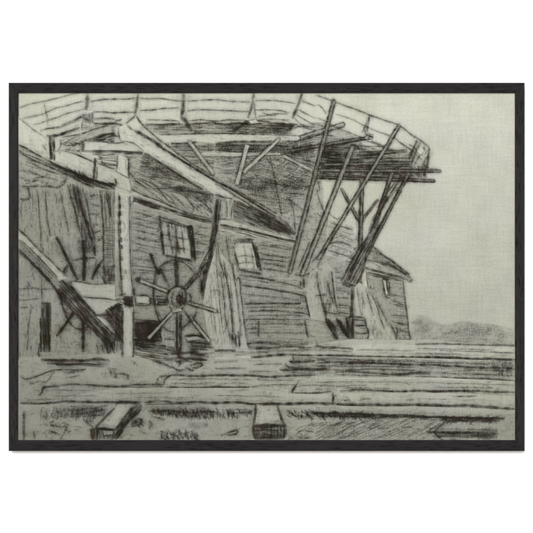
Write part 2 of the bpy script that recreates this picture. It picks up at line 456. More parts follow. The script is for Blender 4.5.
# ---- the boarded wall of the shed
k = Sketch()
k.fill('G85,125 230,158 400,208 522,238 H30,275 160,298 300,322 430,342 I60,375 250,440 M240,40 470,110 515,440 L0,480 K0,480 0,0', .80)
k.smudge('G85,120 522,235 H430,345 L490,190 510,460 180,470 K0,470', .045, 6, 3.4)
k.smudge('M100,20 240,60 470,120 510,430 100,430', .045, 4, 3.4)
k.inks('G90,165 160,185 235,212|G90,228 160,245 245,268|G95,300 170,318 245,332|G90,372 150,382 200,402|G88,455 150,462 215,470|G90,492 200,496|K100,50 210,60|K100,95 200,105|K215,60 320,50', 1.4, .54)
k.inks('G430,240 470,255 512,258|G425,285 505,302|G428,328 500,348|G420,380 480,390', 1.4, .55)
k.hatch('G88,130 235,165 240,400 90,380', 12, 3.4, 1.1, .22)
k.inks('G90,198 240,236|G90,262 240,298|G90,335 245,365|G90,412 205,435', 1.3, .46)
k.hatch('G88,400 215,400 220,533 90,533', 3, 3.0, 1.1, .26)
k.scribble('G95,150 235,180 230,480 95,480', 30, 5, 1.2, .42, 10, 30)
k.hatch('G415,245 515,262 505,440 430,430', 10, 2.6, 1.2, .34)
k.hatch('H235,310 430,345 400,480 250,480', 9, 1.7, 1.2, .40)
k.inks('H235,345 330,360 415,372|H238,390 300,402 395,415|H245,440 380,462|H250,470 390,492|H240,420 330,430 390,440', 1.5, .58)
k.hatch('L130,60 480,130 480,235 150,235', 7, 2.2, 1.1, .26)
k.hatch('L160,240 500,240 500,410 170,410', 1, 2.5, 1.0, .24)
k.inks('L130,80 250,100 380,125 470,152|L180,82 320,110', 1.5, .62)
k.inks('L145,135 240,148 350,165 482,192', 1.8, .84)
k.inks('L160,234 300,232 460,232', 2.0, .84)
k.inks('L178,275 300,270 410,278|L410,275 495,290 515,310|L330,290 332,312', 1.6, .72)
k.inks('L160,320 260,315 400,318 500,316', 1.5, .62)
k.inks('L165,366 230,362', 1.4, .6)
k.inks('L235,325 230,410|L480,185 492,250 515,312|L478,320 486,370 497,415', 2.2, .82)
k.inks('L150,180 300,195 480,215|L165,255 330,250 470,256|L175,298 330,294 480,298|L170,345 340,340 480,348|L180,390 330,386 490,392', 1.4, .46)
k.inks('L470,90 475,150|L455,110 460,140', 2.4, .72)
k.inks('L0,485 60,478 110,484|L20,275 40,280|L0,452 8,470', 2.4, .85)
k.hatch('L170,425 500,415 500,470 180,475', 1, 1.8, 1.5, .36)
k.inks('L180,445 260,440 345,450|L180,470 350,470', 2.6, .7)
# right end of the shed
k.hatch('M10,300 150,310 200,430 10,425', 4, 2.2, 1.0, .3)
k.hatch('M100,20 190,140 190,330 130,300 110,200', 5, 1.7, 1.2, .38)
k.inks('M105,160 150,165 185,175|M115,200 185,205|M110,235 185,245|M0,235 60,228 105,232|M0,310 50,320|M110,280 180,285', 1.4, .56)
k.hatch('M400,110 470,120 500,330 510,430 440,430', 3, 2.6, 1.0, .34)
k.inks('M470,112 478,200 490,290 500,380 517,440', 2.0, .7)
k.inks('M400,182 470,195|M405,215 475,240|M405,295 485,300|M410,330 490,345|M440,370 500,385|M430,345 440,380 430,430|M415,240 480,250', 1.5, .58)
k.scribble('M430,330 500,340 510,430 440,425', 26, 5, 1.2, .5, 20, 50)
k.scribble('M285,155 400,110 410,180 300,170', 20, 5, 1.1, .34, 10, 40)
kid(k, 'boarded_wall')

# ---- lower roof at the right end
k = Sketch()
k.fill('I70,215 130,235 210,290 285,345 330,375 420,430 500,500 M512,105 495,120 440,105 270,65 I250,450 60,400 60,300', .90)
k.scribble('I70,225 200,290 240,420 70,390', 70, 6, 1.2, .46, 30, 70)
k.hatch('I70,250 200,290 230,400 70,380', 20, 2.2, 1.2, .34)
k.inks('I70,375 150,400 250,440|I70,340 130,330 190,350|I75,225 150,250 205,268', 1.8, .6)
k.hatch('I290,350 330,375 430,440 505,510 460,510 270,440', 26, 2.0, 1.2, .40)
k.inks('I298,342 350,390 420,440 505,505|I280,425 380,450 470,490 M510,95', 2.0, .66)
k.inks('M265,40 330,60 400,75 450,90 500,110', 2.4, .82)
k.hatch('M275,60 400,80 480,105 470,115 370,100 280,85', 13, 1.2, 1.6, .68)
k.inks('M500,90 515,105 500,120|M385,10 440,50 500,92', 2.4, .74)
k.smudge('I300,355 420,440 440,470 300,420', .25, 28)
kid(k, 'shed_roof', 'short low roof at the right end of the shed')

# ---- windows
k = Sketch()
k.fill('G228,185 410,240 432,432 258,405', .82)
k.fill('G248,228 380,252 408,420 270,398', 1.06, .4)
k.smudge('G245,225 320,240 330,400 268,398', .2, 84)
k.hatch('G230,188 412,242 405,262 330,248 240,222', 17, 1.0, 1.8, .86)
k.hatch('G240,215 385,245 388,275 246,245', 80, 1.6, 1.4, .5)
k.hatch('G375,240 412,245 430,430 410,425 395,330', 86, 1.0, 1.8, .82)
k.inks('G228,188 240,250 245,300 260,400', 1.8, .7)
k.inks('G252,290 310,302 392,318|G262,350 330,362 402,372', 1.6, .6)
k.inks('G284,232 290,300 312,400|G322,245 330,320 344,395', 2.6, .8)
k.inks('G355,250 362,330 372,400', 1.8, .66)
k.inks('G255,310 310,320', 1.2, .4)
k.inks('G392,245 408,330 418,425', 5.0, .8)
k.inks('G240,190 262,402|G410,240 428,430', 2.6, .8)
k.inks('G258,402 320,412 430,434', 2.4, .84)
k.inks('G252,390 262,396', 3.6, .85)
k.scribble('G230,320 250,335 250,300 225,310', 5, 5, 1.6, .7, 10, 20)
k.smudge('G285,232 330,245 350,400 310,400', .12, 85)
kid(k, 'drawn_window', 'barred window above the right spoked wheel')

k = Sketch()
k.fill('H98,340 125,322 212,322 250,495 125,485', .80)
k.fill('H110,372 122,342 195,340 226,472 130,466', 1.04, .6)
k.hatch('H190,325 212,335 250,490 232,480 205,400', 78, 1.0, 1.9, .86)
k.hatch('H120,312 210,315 210,338 130,332', 5, 1.1, 1.6, .74)
k.inks('H125,478 180,488 250,500', 2.6, .86)
k.inks('H100,345 130,325 200,325|H100,350 112,420 126,480|H108,390 120,440 128,470', 1.6, .6)
k.inks('H150,345 165,400 170,465|H190,360 200,420 210,470', 1.3, .46)
k.inks('H112,410 165,403 208,410|H122,445 180,440 220,446', 1.4, .52)
k.inks('H205,335 225,400 242,485', 4.4, .8)
kid(k, 'drawn_window', 'pale window right of the leaning boards')

k = Sketch()
k.fill('M18,52 50,42 66,62 62,110 28,112', 1.22)
k.inks('M10,60 20,100 26,125|M66,70 70,110', 1.6, .46)
kid(k, 'drawn_window', 'small bright opening under the long struts')

k = Sketch()
k.fill('M246,70 262,55 280,80 292,150 250,140', .8)
k.fill('M248,75 262,58 276,85 278,140 252,135', 1.12)
k.hatch('M268,60 282,82 298,152 280,145', 78, 1.0, 1.7, .84)
k.inks('M245,72 246,110 252,138', 1.5, .5)
kid(k, 'drawn_window', 'narrow bright window behind the post')

k = Sketch()
k.fill('M362,100 385,108 405,200 380,185', .8)
k.inks('M355,98 395,106', 1.6, .6)
k.fill('M362,105 378,110 388,185 376,175', 1.1)
k.inks('M360,102 372,185|M360,100 390,108|M392,110 402,195', 2.0, .76)
k.hatch('M378,100 390,108 402,195 388,190', 80, 1.0, 1.6, .80)
k.inks('M372,186 385,200 402,202', 1.8, .72)
kid(k, 'drawn_window', 'narrow window nearest the low right end of the shed')

# ---- boarded gable at the left
k = Sketch()
k.fill('A18,320 170,385 300,450 430,505 533,533 F533,180 J533,480 480,500 10,520 F10,20', .84)
k.hatch('A25,350 160,400 280,460 260,500 120,490 25,440', 14, 2.6, 1.2, .34)
k.inks('A25,430 80,435 150,460|A60,380 150,420 230,450|A100,470 170,460|A240,500 270,480 285,470|A30,470 60,475|A95,485 125,485|A60,520 80,525|A145,490 155,490', 1.6, .56)
k.scribble('A60,470 170,480 170,530 60,533', 12, 5, 1.8, .6, 20, 40)
k.smudge('F20,30 300,20 450,60 460,533 20,533', .03, 86, 3.4)
k.smudge('F280,20 400,60 430,410 330,380', .14, 82, 2.8)
k.inks('F15,30 80,36 130,34|F130,34 190,36 225,40 262,20 272,5', 2.0, .64)
k.inks('F70,40 78,70 82,100|F25,98 50,104 80,98', 2.4, .74)
k.inks('F120,50 128,150 135,260 142,380|F162,50 166,130 172,210 190,300|F240,55 255,130 270,200 290,300', 1.8, .56)
k.inks('F215,75 220,105|F250,80 255,105|F215,105 250,108|F30,130 35,200|F90,60 95,150', 1.4, .4)
k.hatch('F25,110 120,110 135,290 25,260', 88, 3.6, 1.1, .22)
k.hatch('F120,60 240,60 290,300 300,400 150,420', 84, 4.0, 1.1, .18)
k.inks('F282,25 300,100 325,180 340,260 350,285|F310,20 330,120 345,180', 2.2, .74)
k.inks('F330,30 345,110 362,170 385,240 410,320 428,405', 3.2, .84)
k.inks('F355,230 356,300 360,380|F368,240 380,330 390,390|F372,70 392,160 405,240 425,330 430,400', 2.0, .68)
k.hatch('F330,40 355,60 395,240 425,400 365,390 355,220', 82, 1.3, 1.4, .56)
k.hatch('F290,20 375,30 365,90 350,160 330,130', 86, 1.4, 1.5, .56)
k.inks('F395,85 450,80|F400,130 455,140|F405,180 450,185|F410,235 455,240|F415,285 460,270|F430,330 465,310', 2.0, .58)
k.scribble('F395,70 455,70 465,330 420,330', 26, 5, 1.4, .45, 15, 40)
k.inks('F455,60 462,130 470,220', 2.6, .82)
k.hatch('F440,30 500,55 480,110 465,130 452,70', 80, 1.2, 1.6, .66)
k.inks('F310,140 350,160|F320,185 360,200|F300,100 340,105', 1.6, .5)
k.inks('J140,95 143,160 146,235|J90,250 72,350 66,480|J25,255 70,250|J80,235 100,260|J66,110 78,140', 1.8, .52)
k.inks('J20,155 90,150 140,155 230,152|J20,215 80,212 140,205|J210,120 235,160', 1.6, .5)
k.hatch('J22,150 140,158 140,208 22,218', 4, 2.6, 1.2, .26)
k.scribble('J195,255 470,300 480,500 195,500', 44, 5, 1.1, .28, 10, 60)
k.hatch('J195,410 350,410 350,500 195,500', 3, 3.0, 1.0, .22)
k.inks('J430,440 445,480 440,500|J465,450 470,480', 1.5, .5)
k.smudge('J440,440 500,440 490,500 440,500', .3, 80)
kid(k, 'boarded_gable')

# dark doorway and post in the gable
k = Sketch()
k.fill('F470,60 533,60 533,420 J533,110 J475,130 F472,300', .70)
k.hatch('F474,70 533,60 533,240 476,250', 88, 1.6, 1.4, .50)
k.hatch('F476,240 533,230 533,420 J533,125 J475,125', 3, 1.6, 1.4, .44)
k.hatch('F478,240 533,230 533,533 478,533', 90, 1.9, 1.2, .40)
k.hatch('J478,40 533,20 533,128 478,126', 88, 1.1, 1.6, .74)
k.inks('F470,200 472,400 474,533 J476,125|F500,70 510,200|F486,60 500,150', 2.0, .78)
kid(k, 'doorway', 'tall dark doorway behind the drilled post')
k = Sketch()
k.fill('J138,232 192,232 186,490 132,490', .66)
k.hatch('J138,230 193,230 187,490 134,490', 89, 1.0, 1.8, .88)
k.hatch('J160,232 193,230 188,488 150,488', 88, 1.2, 1.8, .66)
k.inks('J132,440 122,510|J140,232 190,230|J133,500 126,518', 2.4, .78)
kid(k, 'drawn_post', 'short dark post at the left edge')

# ---- walkway round the mill: dark deck and its bearers
k = Sketch()
k.fill('A415,185 533,178 B170,180 533,178 C140,172 430,182 D70,170 190,235 300,325 E0,330 60,400 65,470 0,470 D360,470 240,470 20,478 D0,330 C533,300 C450,245 0,236 B240,240 150,200 60,190 A415,215', .78)
k.hatch('B160,182 533,180 533,234 245,240 170,205', 2, 1.3, 1.5, .56)
k.hatch('C0,178 140,172 430,182 400,236 0,236', 2, 1.1, 1.6, .70)
k.hatch('C80,185 420,180 390,225 70,232', -20, 1.7, 1.4, .5)
k.smudge('C280,185 430,182 400,232 290,232', .45, 3, 2)
k.fill('C400,225 420,200 500,195 533,210 440,245', .95)
k.inks('C400,230 430,200 500,195|C430,185 470,200 533,215', 1.6, .6)
k.hatch('D0,240 60,230 180,265 300,325 380,350 533,400 533,470 360,466 240,466 20,476 0,440', 3, 1.4, 1.5, .60)
k.hatch('D30,270 175,270 180,300 165,380 130,440 30,430', 4, 1.3, 1.6, .62)
k.hatch('D150,335 370,340 330,420 150,420', 6, 1.4, 1.5, .52)
k.hatch('D30,380 140,390 130,470 20,470', -14, 1.7, 1.4, .55)
k.smudge('D25,300 170,300 150,440 25,440', .34, 5, 2.2)
k.hatch('D380,330 533,330 533,460 400,460', 2, 2.0, 1.3, .46)
k.scribble('D20,430 533,440 533,475 20,478', 60, 6, 1.4, .6, 15, 60)
k.hatch('E0,400 65,400 70,470 0,470', 60, 1.7, 1.4, .6)
k.hatch('C440,270 533,230 533,320 400,345 360,330', -8, 1.5, 1.5, .52)
k.inks('A420,178 480,180 533,178 B0,178 40,188', 2.6, .84)
k.inks('B165,183 260,185 350,178', 2.4, .84)
k.inks('B385,182 460,178 533,174 C0,178 70,182 140,174', 2.0, .78)
k.inks('C150,168 220,165 320,175 400,185 440,182', 2.2, .82)
k.inks('B345,150 375,160 390,190 410,220', 4.6, .84)
k.inks('C175,165 130,195 95,225', 3.4, .82)
k.inks('C370,230 400,205 420,185', 3.6, .8)
k.fill('C180,165 220,160 230,175 190,182', 1.1)
k.inks('C178,172 200,182 230,178', 1.5, .74)
k.inks('D20,350 150,345|D10,395 150,385|D60,430 300,428 533,432', 2.2, .76)
k.inks('D230,290 300,310 380,330|D190,300 280,325|D250,350 370,340', 1.5, .56)
kid(k, 'walkway_deck')

k = Sketch()
k.beam('C378,281', 'D157,182', 4.4, .80, .88, 1.6, .5, 1, core=.25)
k.beam('C404,324', 'D308,250', 2.8, .66, .88, 1.8, .7, 1, core=.45)
k.fill('D265,240 305,236 312,258 270,262', .8); k.scribble('D262,238 310,236 312,260 268,262', 16, 4, 1.6, .78, 30, 60)
k.beam('D212,340', 'D490,324', 2.2, .66, .86, 1.6, .6, 1, core=.5)
k.beam('D52,398', 'D520,388', 2.4, .64, .88, 1.8, .7, 1, core=.45)
k.beam('D12,428', 'E138,432', 2.8, .66, .86, 1.8, .7, 1, core=.45)
k.beam('D5,464', 'E106,485', 2.6, .62, .88, 1.9, .75, 1, core=.7)
k.inks('D240,352 330,345 460,335|D380,380 500,384', 1.6, .66)
k.inks('D20,300 160,290|D20,320 150,318|D160,372 340,362|D230,325 400,345|D330,365 530,362|D200,412 520,408|D260,448 520,445|D395,440 390,470|D450,440 450,468|D500,440 505,470', 1.6, .7)
k.inks('D205,300 380,300|D330,290 420,330|E0,452 60,450|E20,405 20,470|E45,400 50,470', 1.4, .6)
k.inks('C455,262 533,235|C440,300 533,275|C380,318 533,305', 1.5, .6)
kid(k, 'walkway_bearer')

# ---- railing of the walkway
k = Sketch()
k.smudge('A25,95 330,20 533,20 533,170 400,170 140,215', .04, -6, 3.4)
k.smudge('B0,20 533,20 C460,20 430,165 0,165 B0,165', .05, 2, 3.4)
k.inks('A25,95 75,76 130,65 200,50 290,26 345,17|A40,150 100,140 150,126 225,96 300,76 370,58|A90,186 140,175 200,155 290,122 370,102|A135,216 180,205 230,196 300,168 385,128', 1.7, .56)
k.inks('A310,165 350,145 385,135', 2.2, .72)
k.inks('A400,62 460,52 533,48 B60,50 108,42|A415,118 470,117 533,122 B50,119 108,118|A420,155 480,152 533,158|B0,166 40,155', 1.7, .72)
k.inks('A425,150 533,148', 1.5, .42)
k.inks('B130,42 180,48 240,46 355,60|B130,110 200,106 270,98 345,96|B165,160 250,160 345,166', 1.6, .68)
k.inks('B385,62 450,55 533,52 C80,60 190,64|B385,112 440,105 533,108 C60,110 180,116|B390,166 460,160 533,166 C80,160 165,162', 1.6, .68)
k.inks('C215,56 330,58 430,72|C215,108 300,105 400,120|C220,160 300,155 400,160|C230,140 310,130 390,126|C250,120 300,135 330,130', 1.5, .62)
k.inks('C462,58 500,72 533,86|C440,105 490,130 533,150|C430,130 490,165 533,190|C420,150 470,190 533,200', 1.7, .62)
k.inks('D0,26 55,45 110,65 200,98 290,132 380,165 450,190 533,255', 2.0, .66)
k.inks('D110,128 180,150 250,184 330,220 410,250 470,290 533,335 E40,375|D0,145 50,165 90,190 130,206 210,238 300,280 380,308 450,330|D440,272 515,322|D300,270 380,305', 1.6, .52)
k.inks('D0,85 20,80 45,105 60,130|D0,180 50,195', 1.5, .5)
k.inks('E-5,245 30,270 75,308', 2.4, .7)
k.inks('E-30,290 20,330 60,370', 1.6, .5)
# posts
k.inks('A386,17 384,60 378,108', 4.2, .78)
k.inks('A155,70 166,120 178,192', 2.2, .38)
k.inks('B126,17 118,60 110,130', 3.2, .74)
k.inks('B110,132 130,165 155,200|B112,130 85,155 55,180', 1.8, .68)
k.inks('B366,17 362,90 352,150', 4.0, .8)
k.inks('C206,17 196,90 174,150', 2.8, .76)
k.inks('C205,60 212,110 222,158', 1.6, .6)
k.inks('C464,17 440,85 412,155', 3.0, .76)
k.inks('D290,130 282,180 272,240|D292,135 250,230', 2.2, .5)
k.hatch('D290,140 285,235 250,235', 88, 1.4, 1.3, .5)
k.inks('E75,308 70,350 62,430', 2.8, .74)
k.inks('D545,268 520,320 498,372', 3.2, .74)
k.inks('D452,188 420,250 380,330', 2.4, .6)
k.inks('E30,270 5,330 -20,390', 3.2, .62)
k.inks('E55,300 20,360 -5,400|E70,350 40,400 50,470|E50,380 55,440', 1.8, .62)
k.fill('E10,325 28,305 48,322 30,345', 1.02)
k.scribble('E50,300 80,310 70,430 40,430', 20, 5, 1.5, .6, 70, 40)
kid(k, 'walkway_railing')

TX[0] = .6
# ---- timber heads under the walkway at the upper left
k = Sketch()
k.inks('A135,218 180,205 240,200 300,178 350,160', 1.3, .5)
k.fill('A190,240 260,225 330,180 360,175 360,210 300,225 240,245', .95)
k.hatch('A190,240 260,228 340,180 355,200 300,222 230,248', -22, 1.6, 1.2, .42)
k.inks('A168,243 220,243 280,225 345,202', 3.0, .84)
k.fill('A358,125 418,118 415,215 355,218', .82)
k.hatch('A360,125 415,120 412,215 358,215', 3, 1.5, 1.4, .5)
k.hatch('A360,125 415,120 412,160 362,165', 85, 1.6, 1.4, .5)
k.inks('A368,130 372,155 410,160|A412,120 415,175|A358,170 355,215', 1.9, .72)
k.fill('A250,262 390,230 480,195 533,200 533,235 440,235 380,270 270,290', .84)
k.hatch('A250,265 390,232 480,198 533,205 533,232 400,262 280,290', -18, 1.7, 1.3, .42)
k.inks('A255,250 330,240 390,222 420,210 500,190|A260,285 330,285 400,262', 2.0, .7)
k.hatch('A390,265 480,236 533,228 533,280 450,272', -10, 1.1, 1.8, .84)
k.inks('A395,270 450,248 500,236 533,246 B40,250', 3.0, .84)
k.inks('A520,195 525,240', 2.4, .6)
k.fill('A235,255 260,260 350,300 360,330 300,330 240,300', .9)
k.scribble('A245,262 360,280 360,335 270,320', 40, 7, 1.4, .56, -5, 40)
k.inks('A280,298 330,290 358,290|A330,340 360,360 410,380', 1.8, .66)
kid(k, 'timber_head')

k = Sketch()
k.fill('A362,272 450,272 533,282 B130,285 150,290 152,328 0,330 A533,326 440,328 364,326', 1.02)
k.hatch('A365,320 533,322 B150,326 150,342 0,345 A533,352 450,345 375,335', 2, 1.0, 1.8, .88)
k.hatch('A440,345 533,350 B150,335 150,350 60,380 A533,420 460,400 440,370', 8, 1.5, 1.5, .56)
k.inks('A362,270 364,300 362,330', 3.0, .86)
k.inks('A365,272 450,275 533,283 B60,278 128,284 152,290', 1.8, .74)
k.inks('B128,284 130,325|B152,290 153,328', 2.0, .78)
k.hatch('B128,288 152,292 152,326 130,326', 85, 1.5, 1.3, .5)
k.inks('A460,375 490,410 533,428|A445,350 470,365', 1.8, .66)
kid(k, 'timber_beam', 'short level beam end below the walkway')

# ---- long level beam carrying the walkway, with light braces
k = Sketch()
k.fill('B238,240 400,236 C0,234 250,238 440,245 455,258 440,272 330,276 150,276 0,285 B430,275 300,285 245,262', .98)
k.inks('B240,240 400,235 533,233 C120,234 250,238 445,245', 1.6, .66)
k.inks('B300,286 400,284 440,276|C0,288 100,276 190,276 310,274', 2.4, .82)
k.inks('C355,272 420,272 455,262 450,245', 1.6, .66)
k.hatch('C0,262 440,262 440,272 0,282', 0, 1.8, 1.1, .26)
kid(k, 'timber_beam', 'long pale level beam under the walkway')
k = Sketch()
k.fill('B470,332 533,322 C100,335 260,330 345,336 350,346 260,350 100,355 0,352 B450,350', .88)
k.inks('C0,352 120,356 240,350 350,346|C0,326 150,330 340,336', 1.4, .5)
k.hatch('B440,330 533,322 C260,330 C260,350 0,352 B450,350', 1, 2.0, 1.2, .32)
kid(k, 'light_brace')
for a, b, wd in (('C172,292', 'C116,505', 5.0), ('C345,258', 'C150,440', 4.4), ('B392,272', 'B528,452', 4.4), ('C360,350', 'C520,430', 3.6)):
    k = Sketch(); k.beam(a, b, wd * .9, .90, .74, 1.5, .4, 1)
    kid(k, 'light_brace')

TX[0] = .9
# ---- struts that carry the walkway at the right
k = Sketch(); k.beam('I140,45', 'I240,230', 2.4, .66, .74, 1.6, .5, 1, core=.45); kid(k, 'crossed_brace')
k = Sketch(); k.beam('I336,104', 'I246,222', 2.2, .68, .7, 1.5, .5, 1, core=.55); kid(k, 'crossed_brace')
k = Sketch(); k.beam('D250,470', 'I240,385', 3.6, .60, .80, 1.8, .6, 1, core=.48)
k.inks('I230,200 236,260 230,340', 2.0, .7); kid(k, 'strut')
k = Sketch(); k.beam('D450,186', 'I14,425', 3.2, .74, .86, 1.6, .5, 1, core=.34); kid(k, 'strut')
k = Sketch(); k.beam('D200,300', 'Y78,396', 4.4, .80, .88, 1.7, .5, 1, core=.2)
k.inks('D190,290 225,300 235,320', 2.6, .8); kid(k, 'strut')
k = Sketch(); k.beam('D102,52', 'Y52,392', 3.8, .72, .90, 1.7, .5, 1, core=.4)
k.inks('Y62,392 78,396 95,392 110,398', 2.0, .7)
k.inks('Y95,345 75,388|Y150,300 110,380|H505,330 440,480|I60,360 -20,440', 1.6, .7); kid(k, 'strut')
k = Sketch(); k.beam('D500,440', 'I210,520', 3.0, .62, .86, 1.9, .7, 1, core=.5); kid(k, 'strut')
k = Sketch(); k.beam('D410,440', 'I300,300', 3.4, .58, .88, 2.0, .7, 1, core=.55)
k.fill('I300,280 335,240 300,340 M270,0 215,135 140,118 165,80 I230,370', .68)
k.hatch('I300,280 330,240 290,350 M260,20 215,130 150,118 175,70 I235,360', 118, 1.3, 1.5, .68)
k.inks('I320,180 280,300 220,390 160,500 M138,112|I350,220 300,330 275,400 M250,70 215,135|I270,330 220,430 M180,110', 2.6, .84)
k.inks('M140,118 175,128 215,138|M145,128 180,140 212,138', 2.0, .76)
k.inks('D470,440 I340,180 I310,260|D440,470 I330,150|D520,450 I400,90 340,190|D480,445 I370,120', 1.7, .66)
k.inks('M165,118 I240,420 300,320|M190,124 I255,440', 1.4, .6)
kid(k, 'strut', 'thick pair of struts meeting at the bottom')
k = Sketch()
k.fill('M190,140 208,140 206,310 186,312', .6)
k.hatch('M190,138 207,138 205,312 187,312', 89, 1.0, 1.8, .84)
kid(k, 'drawn_post', 'thin dark post above the barrel')

TX[0] = .45
# ---- huge shallow beam from the upper left corner
k = Sketch()
k.fill('A18,140 90,200 165,262 205,300 240,320 330,350 420,388 533,425 B75,475 85,533 G80,60 G0,30 A533,520 420,490 300,430 165,372 18,292', 1.06)
k.fill('A18,292 90,330 165,368 260,405 400,480 533,500 533,540 430,530 300,470 170,400 18,345', .82)
k.hatch('A18,294 165,370 300,432 300,470 170,402 18,330', 25, 1.6, 1.4, .48)
k.hatch('A180,380 300,430 420,478 533,500 533,535 420,520 280,460', 22, 1.0, 1.8, .82)
k.hatch('A260,400 390,450 420,500 340,480', 60, 1.4, 1.6, .68)
k.inks('A18,290 90,328 165,370', 2.2, .82)
k.inks('A18,328 90,370 170,402 300,465 420,520', 1.9, .72)
k.inks('A165,370 240,410 330,450 430,488 533,510 B0,470', 2.6, .84)
k.inks('A22,150 90,205 165,258', 1.5, .42)
k.hatch('A178,248 212,255 215,380 180,372', 88, 1.0, 1.8, .80)
k.inks('A185,245 190,310 190,370', 3.0, .8)
k.inks('A205,330 230,325 245,290 240,262|A150,290 165,320|A240,322 240,345', 1.8, .6)
k.hatch('A415,365 440,370 440,485 415,480', 88, 1.3, 1.5, .66)
k.inks('A428,362 424,430 422,482', 2.6, .78)
k.inks('A245,320 330,345 420,385 430,390|B0,430 40,450 75,470|A440,390 533,425', 1.7, .66)
k.inks('B15,345 40,355 70,365 72,420 68,465', 1.6, .6)
k.hatch('A30,175 150,270 160,350 30,280', 88, 4.0, 1.2, .16)
k.hatch('A445,410 533,440 533,495 445,470', 20, 3.6, 1.0, .2)
k.hatch('A250,335 410,395 405,465 255,390', 88, 4.4, 1.2, .14)
k.smudge('A330,420 420,470 410,500 310,450', .34, 25)
kid(k, 'sloping_beam', 'broad pale beam running in from the upper left')

# ---- the long double beam that crosses the middle
k = Sketch()
k.fill('H50,95 200,150 350,215 425,285 430,310 330,283 200,245 100,222 60,205', .66)
k.hatch('H90,108 200,150 350,215 428,300 330,280 200,242 100,215', 26, 1.2, 1.7, .66)
k.hatch('H230,170 350,215 425,290 330,275', 35, 1.2, 1.6, .66)
k.smudge('H200,160 345,215 420,295 240,245', .4, 24, 2)
k.fill('B20,200 60,180 110,143 150,190 260,282 400,385 525,465 C30,490 H100,50 340,188 425,284 350,222 200,152 0,78 B490,533 440,512 300,425 160,335 90,300 30,272', 1.04)
k.hatch('B100,215 270,318 440,425 533,482 H330,205 H345,222 200,152 B533,500 440,445 270,335', 33, 1.9, 1.3, .40)
k.hatch('B180,320 300,400 440,490 H0,60 200,140 200,152 0,78 B440,512 300,425', 31, 1.7, 1.4, .42)
k.inks('B190,262 300,345 440,428 533,484 H90,52 200,122 320,196', 1.8, .7)
k.inks('B112,145 155,195 240,268 380,372 470,430 530,468', 1.9, .72)
k.inks('B60,180 110,145|B20,200 20,235 30,272|B62,185 95,215', 1.8, .66)
k.inks('B95,212 140,235 200,270 268,318', 3.6, .88)
k.inks('B268,318 350,370 440,425 533,482 H80,45 200,118 330,200', 2.2, .8)
k.inks('B160,335 230,380 300,425 400,490 470,533|H0,78 100,110 200,152 350,218', 2.4, .84)
k.inks('H30,15 120,60 240,130 340,185', 1.9, .7)
k.inks('H0,20 60,55 180,130 300,195', 1.6, .62)
k.inks('H335,190 380,240 428,290', 3.4, .84)
k.inks('B30,272 100,285 155,330', 1.7, .6)
k.inks('B400,390 405,420 440,430 440,405', 1.5, .6)
k.scribble('B30,215 100,220 400,410 440,480 160,320', 44, 5, .9, .2, 30, 30)
kid(k, 'sloping_beam', 'long pale double beam crossing the middle downwards to the right')

TX[0] = .7
# ---- small uprights under the long beam
k = Sketch()
k.fill('H60,100 100,105 95,200 65,205', .9)
k.inks('H62,110 66,200|H98,110 85,205', 1.5, .6)
k.hatch('H75,105 98,108 90,200 72,200', 88, 1.6, 1.3, .44)
kid(k, 'light_brace')

# ---- dark rope-like strut in front of the wall
k = Sketch()
k.fill('H0,105 32,100 12,260 G525,330 470,480 K480,80 462,190 445,185 K455,60 G430,500 505,330 520,180', .72)
k.hatch('H2,105 30,102 14,260 G525,330 500,430 490,400 510,300', 98, 1.0, 1.7, .84)
k.hatch('G520,330 470,470 430,510 500,350', 118, 1.1, 1.7, .8)
k.inks('H12,102 6,200 0,290 G510,400 480,500 K475,60 462,190', 2.8, .86)
k.inks('H32,105 20,200 8,290|G525,390 495,480 K490,60 475,150 466,215', 1.8, .72)
k.hatch('K450,60 485,50 468,215 455,210', 98, 1.2, 1.5, .66)
kid(k, 'strut', 'dark thin strut leaning across the wall')

# ---- leaning boards beside the wheel
k = Sketch()
k.fill('W216.5,244 223.5,256 228.6,263 236,266 240,290 244,320 249,348.5 230,349.5 212,349 208,335 203,306 206.5,281', .96)
k.hatch('W216.5,250 224,258 232,300 238,345 214,345 207,300', 82, 2.2, 1.5, .34)
k.inks('H15,330 25,430 60,520 L70,90|H90,440 110,533 L130,100 145,250 165,400 180,470', 1.8, .72)
k.inks('L45,5 58,80 78,180 90,280 95,420|L30,60 45,170 55,300 80,420|L90,20 110,140 125,260 140,420', 1.8, .62)
k.inks('L5,20 20,160 30,280 40,360|L0,280 35,282|H5,340 10,440|H60,300 75,420 90,470', 1.5, .54)
k.hatch('L40,20 80,20 110,420 80,430 55,250', 84, 1.6, 1.3, .46)
k.hatch('L95,30 115,30 165,440 140,450', 84, 2.6, 1.1, .28)
k.hatch('H20,290 95,300 80,400 30,380', 86, 2.0, 1.3, .40)
k.hatch('L70,390 140,400 140,470 90,470', 86, 1.3, 1.6, .66)
k.inks('L90,400 105,450|L125,380 130,460', 2.4, .8)
k.inks('K505,170 530,160 L30,165', 1.2, .44)
kid(k, 'leaning_boards', 'tall pale boards leaning on the wall beside the spoked wheel')

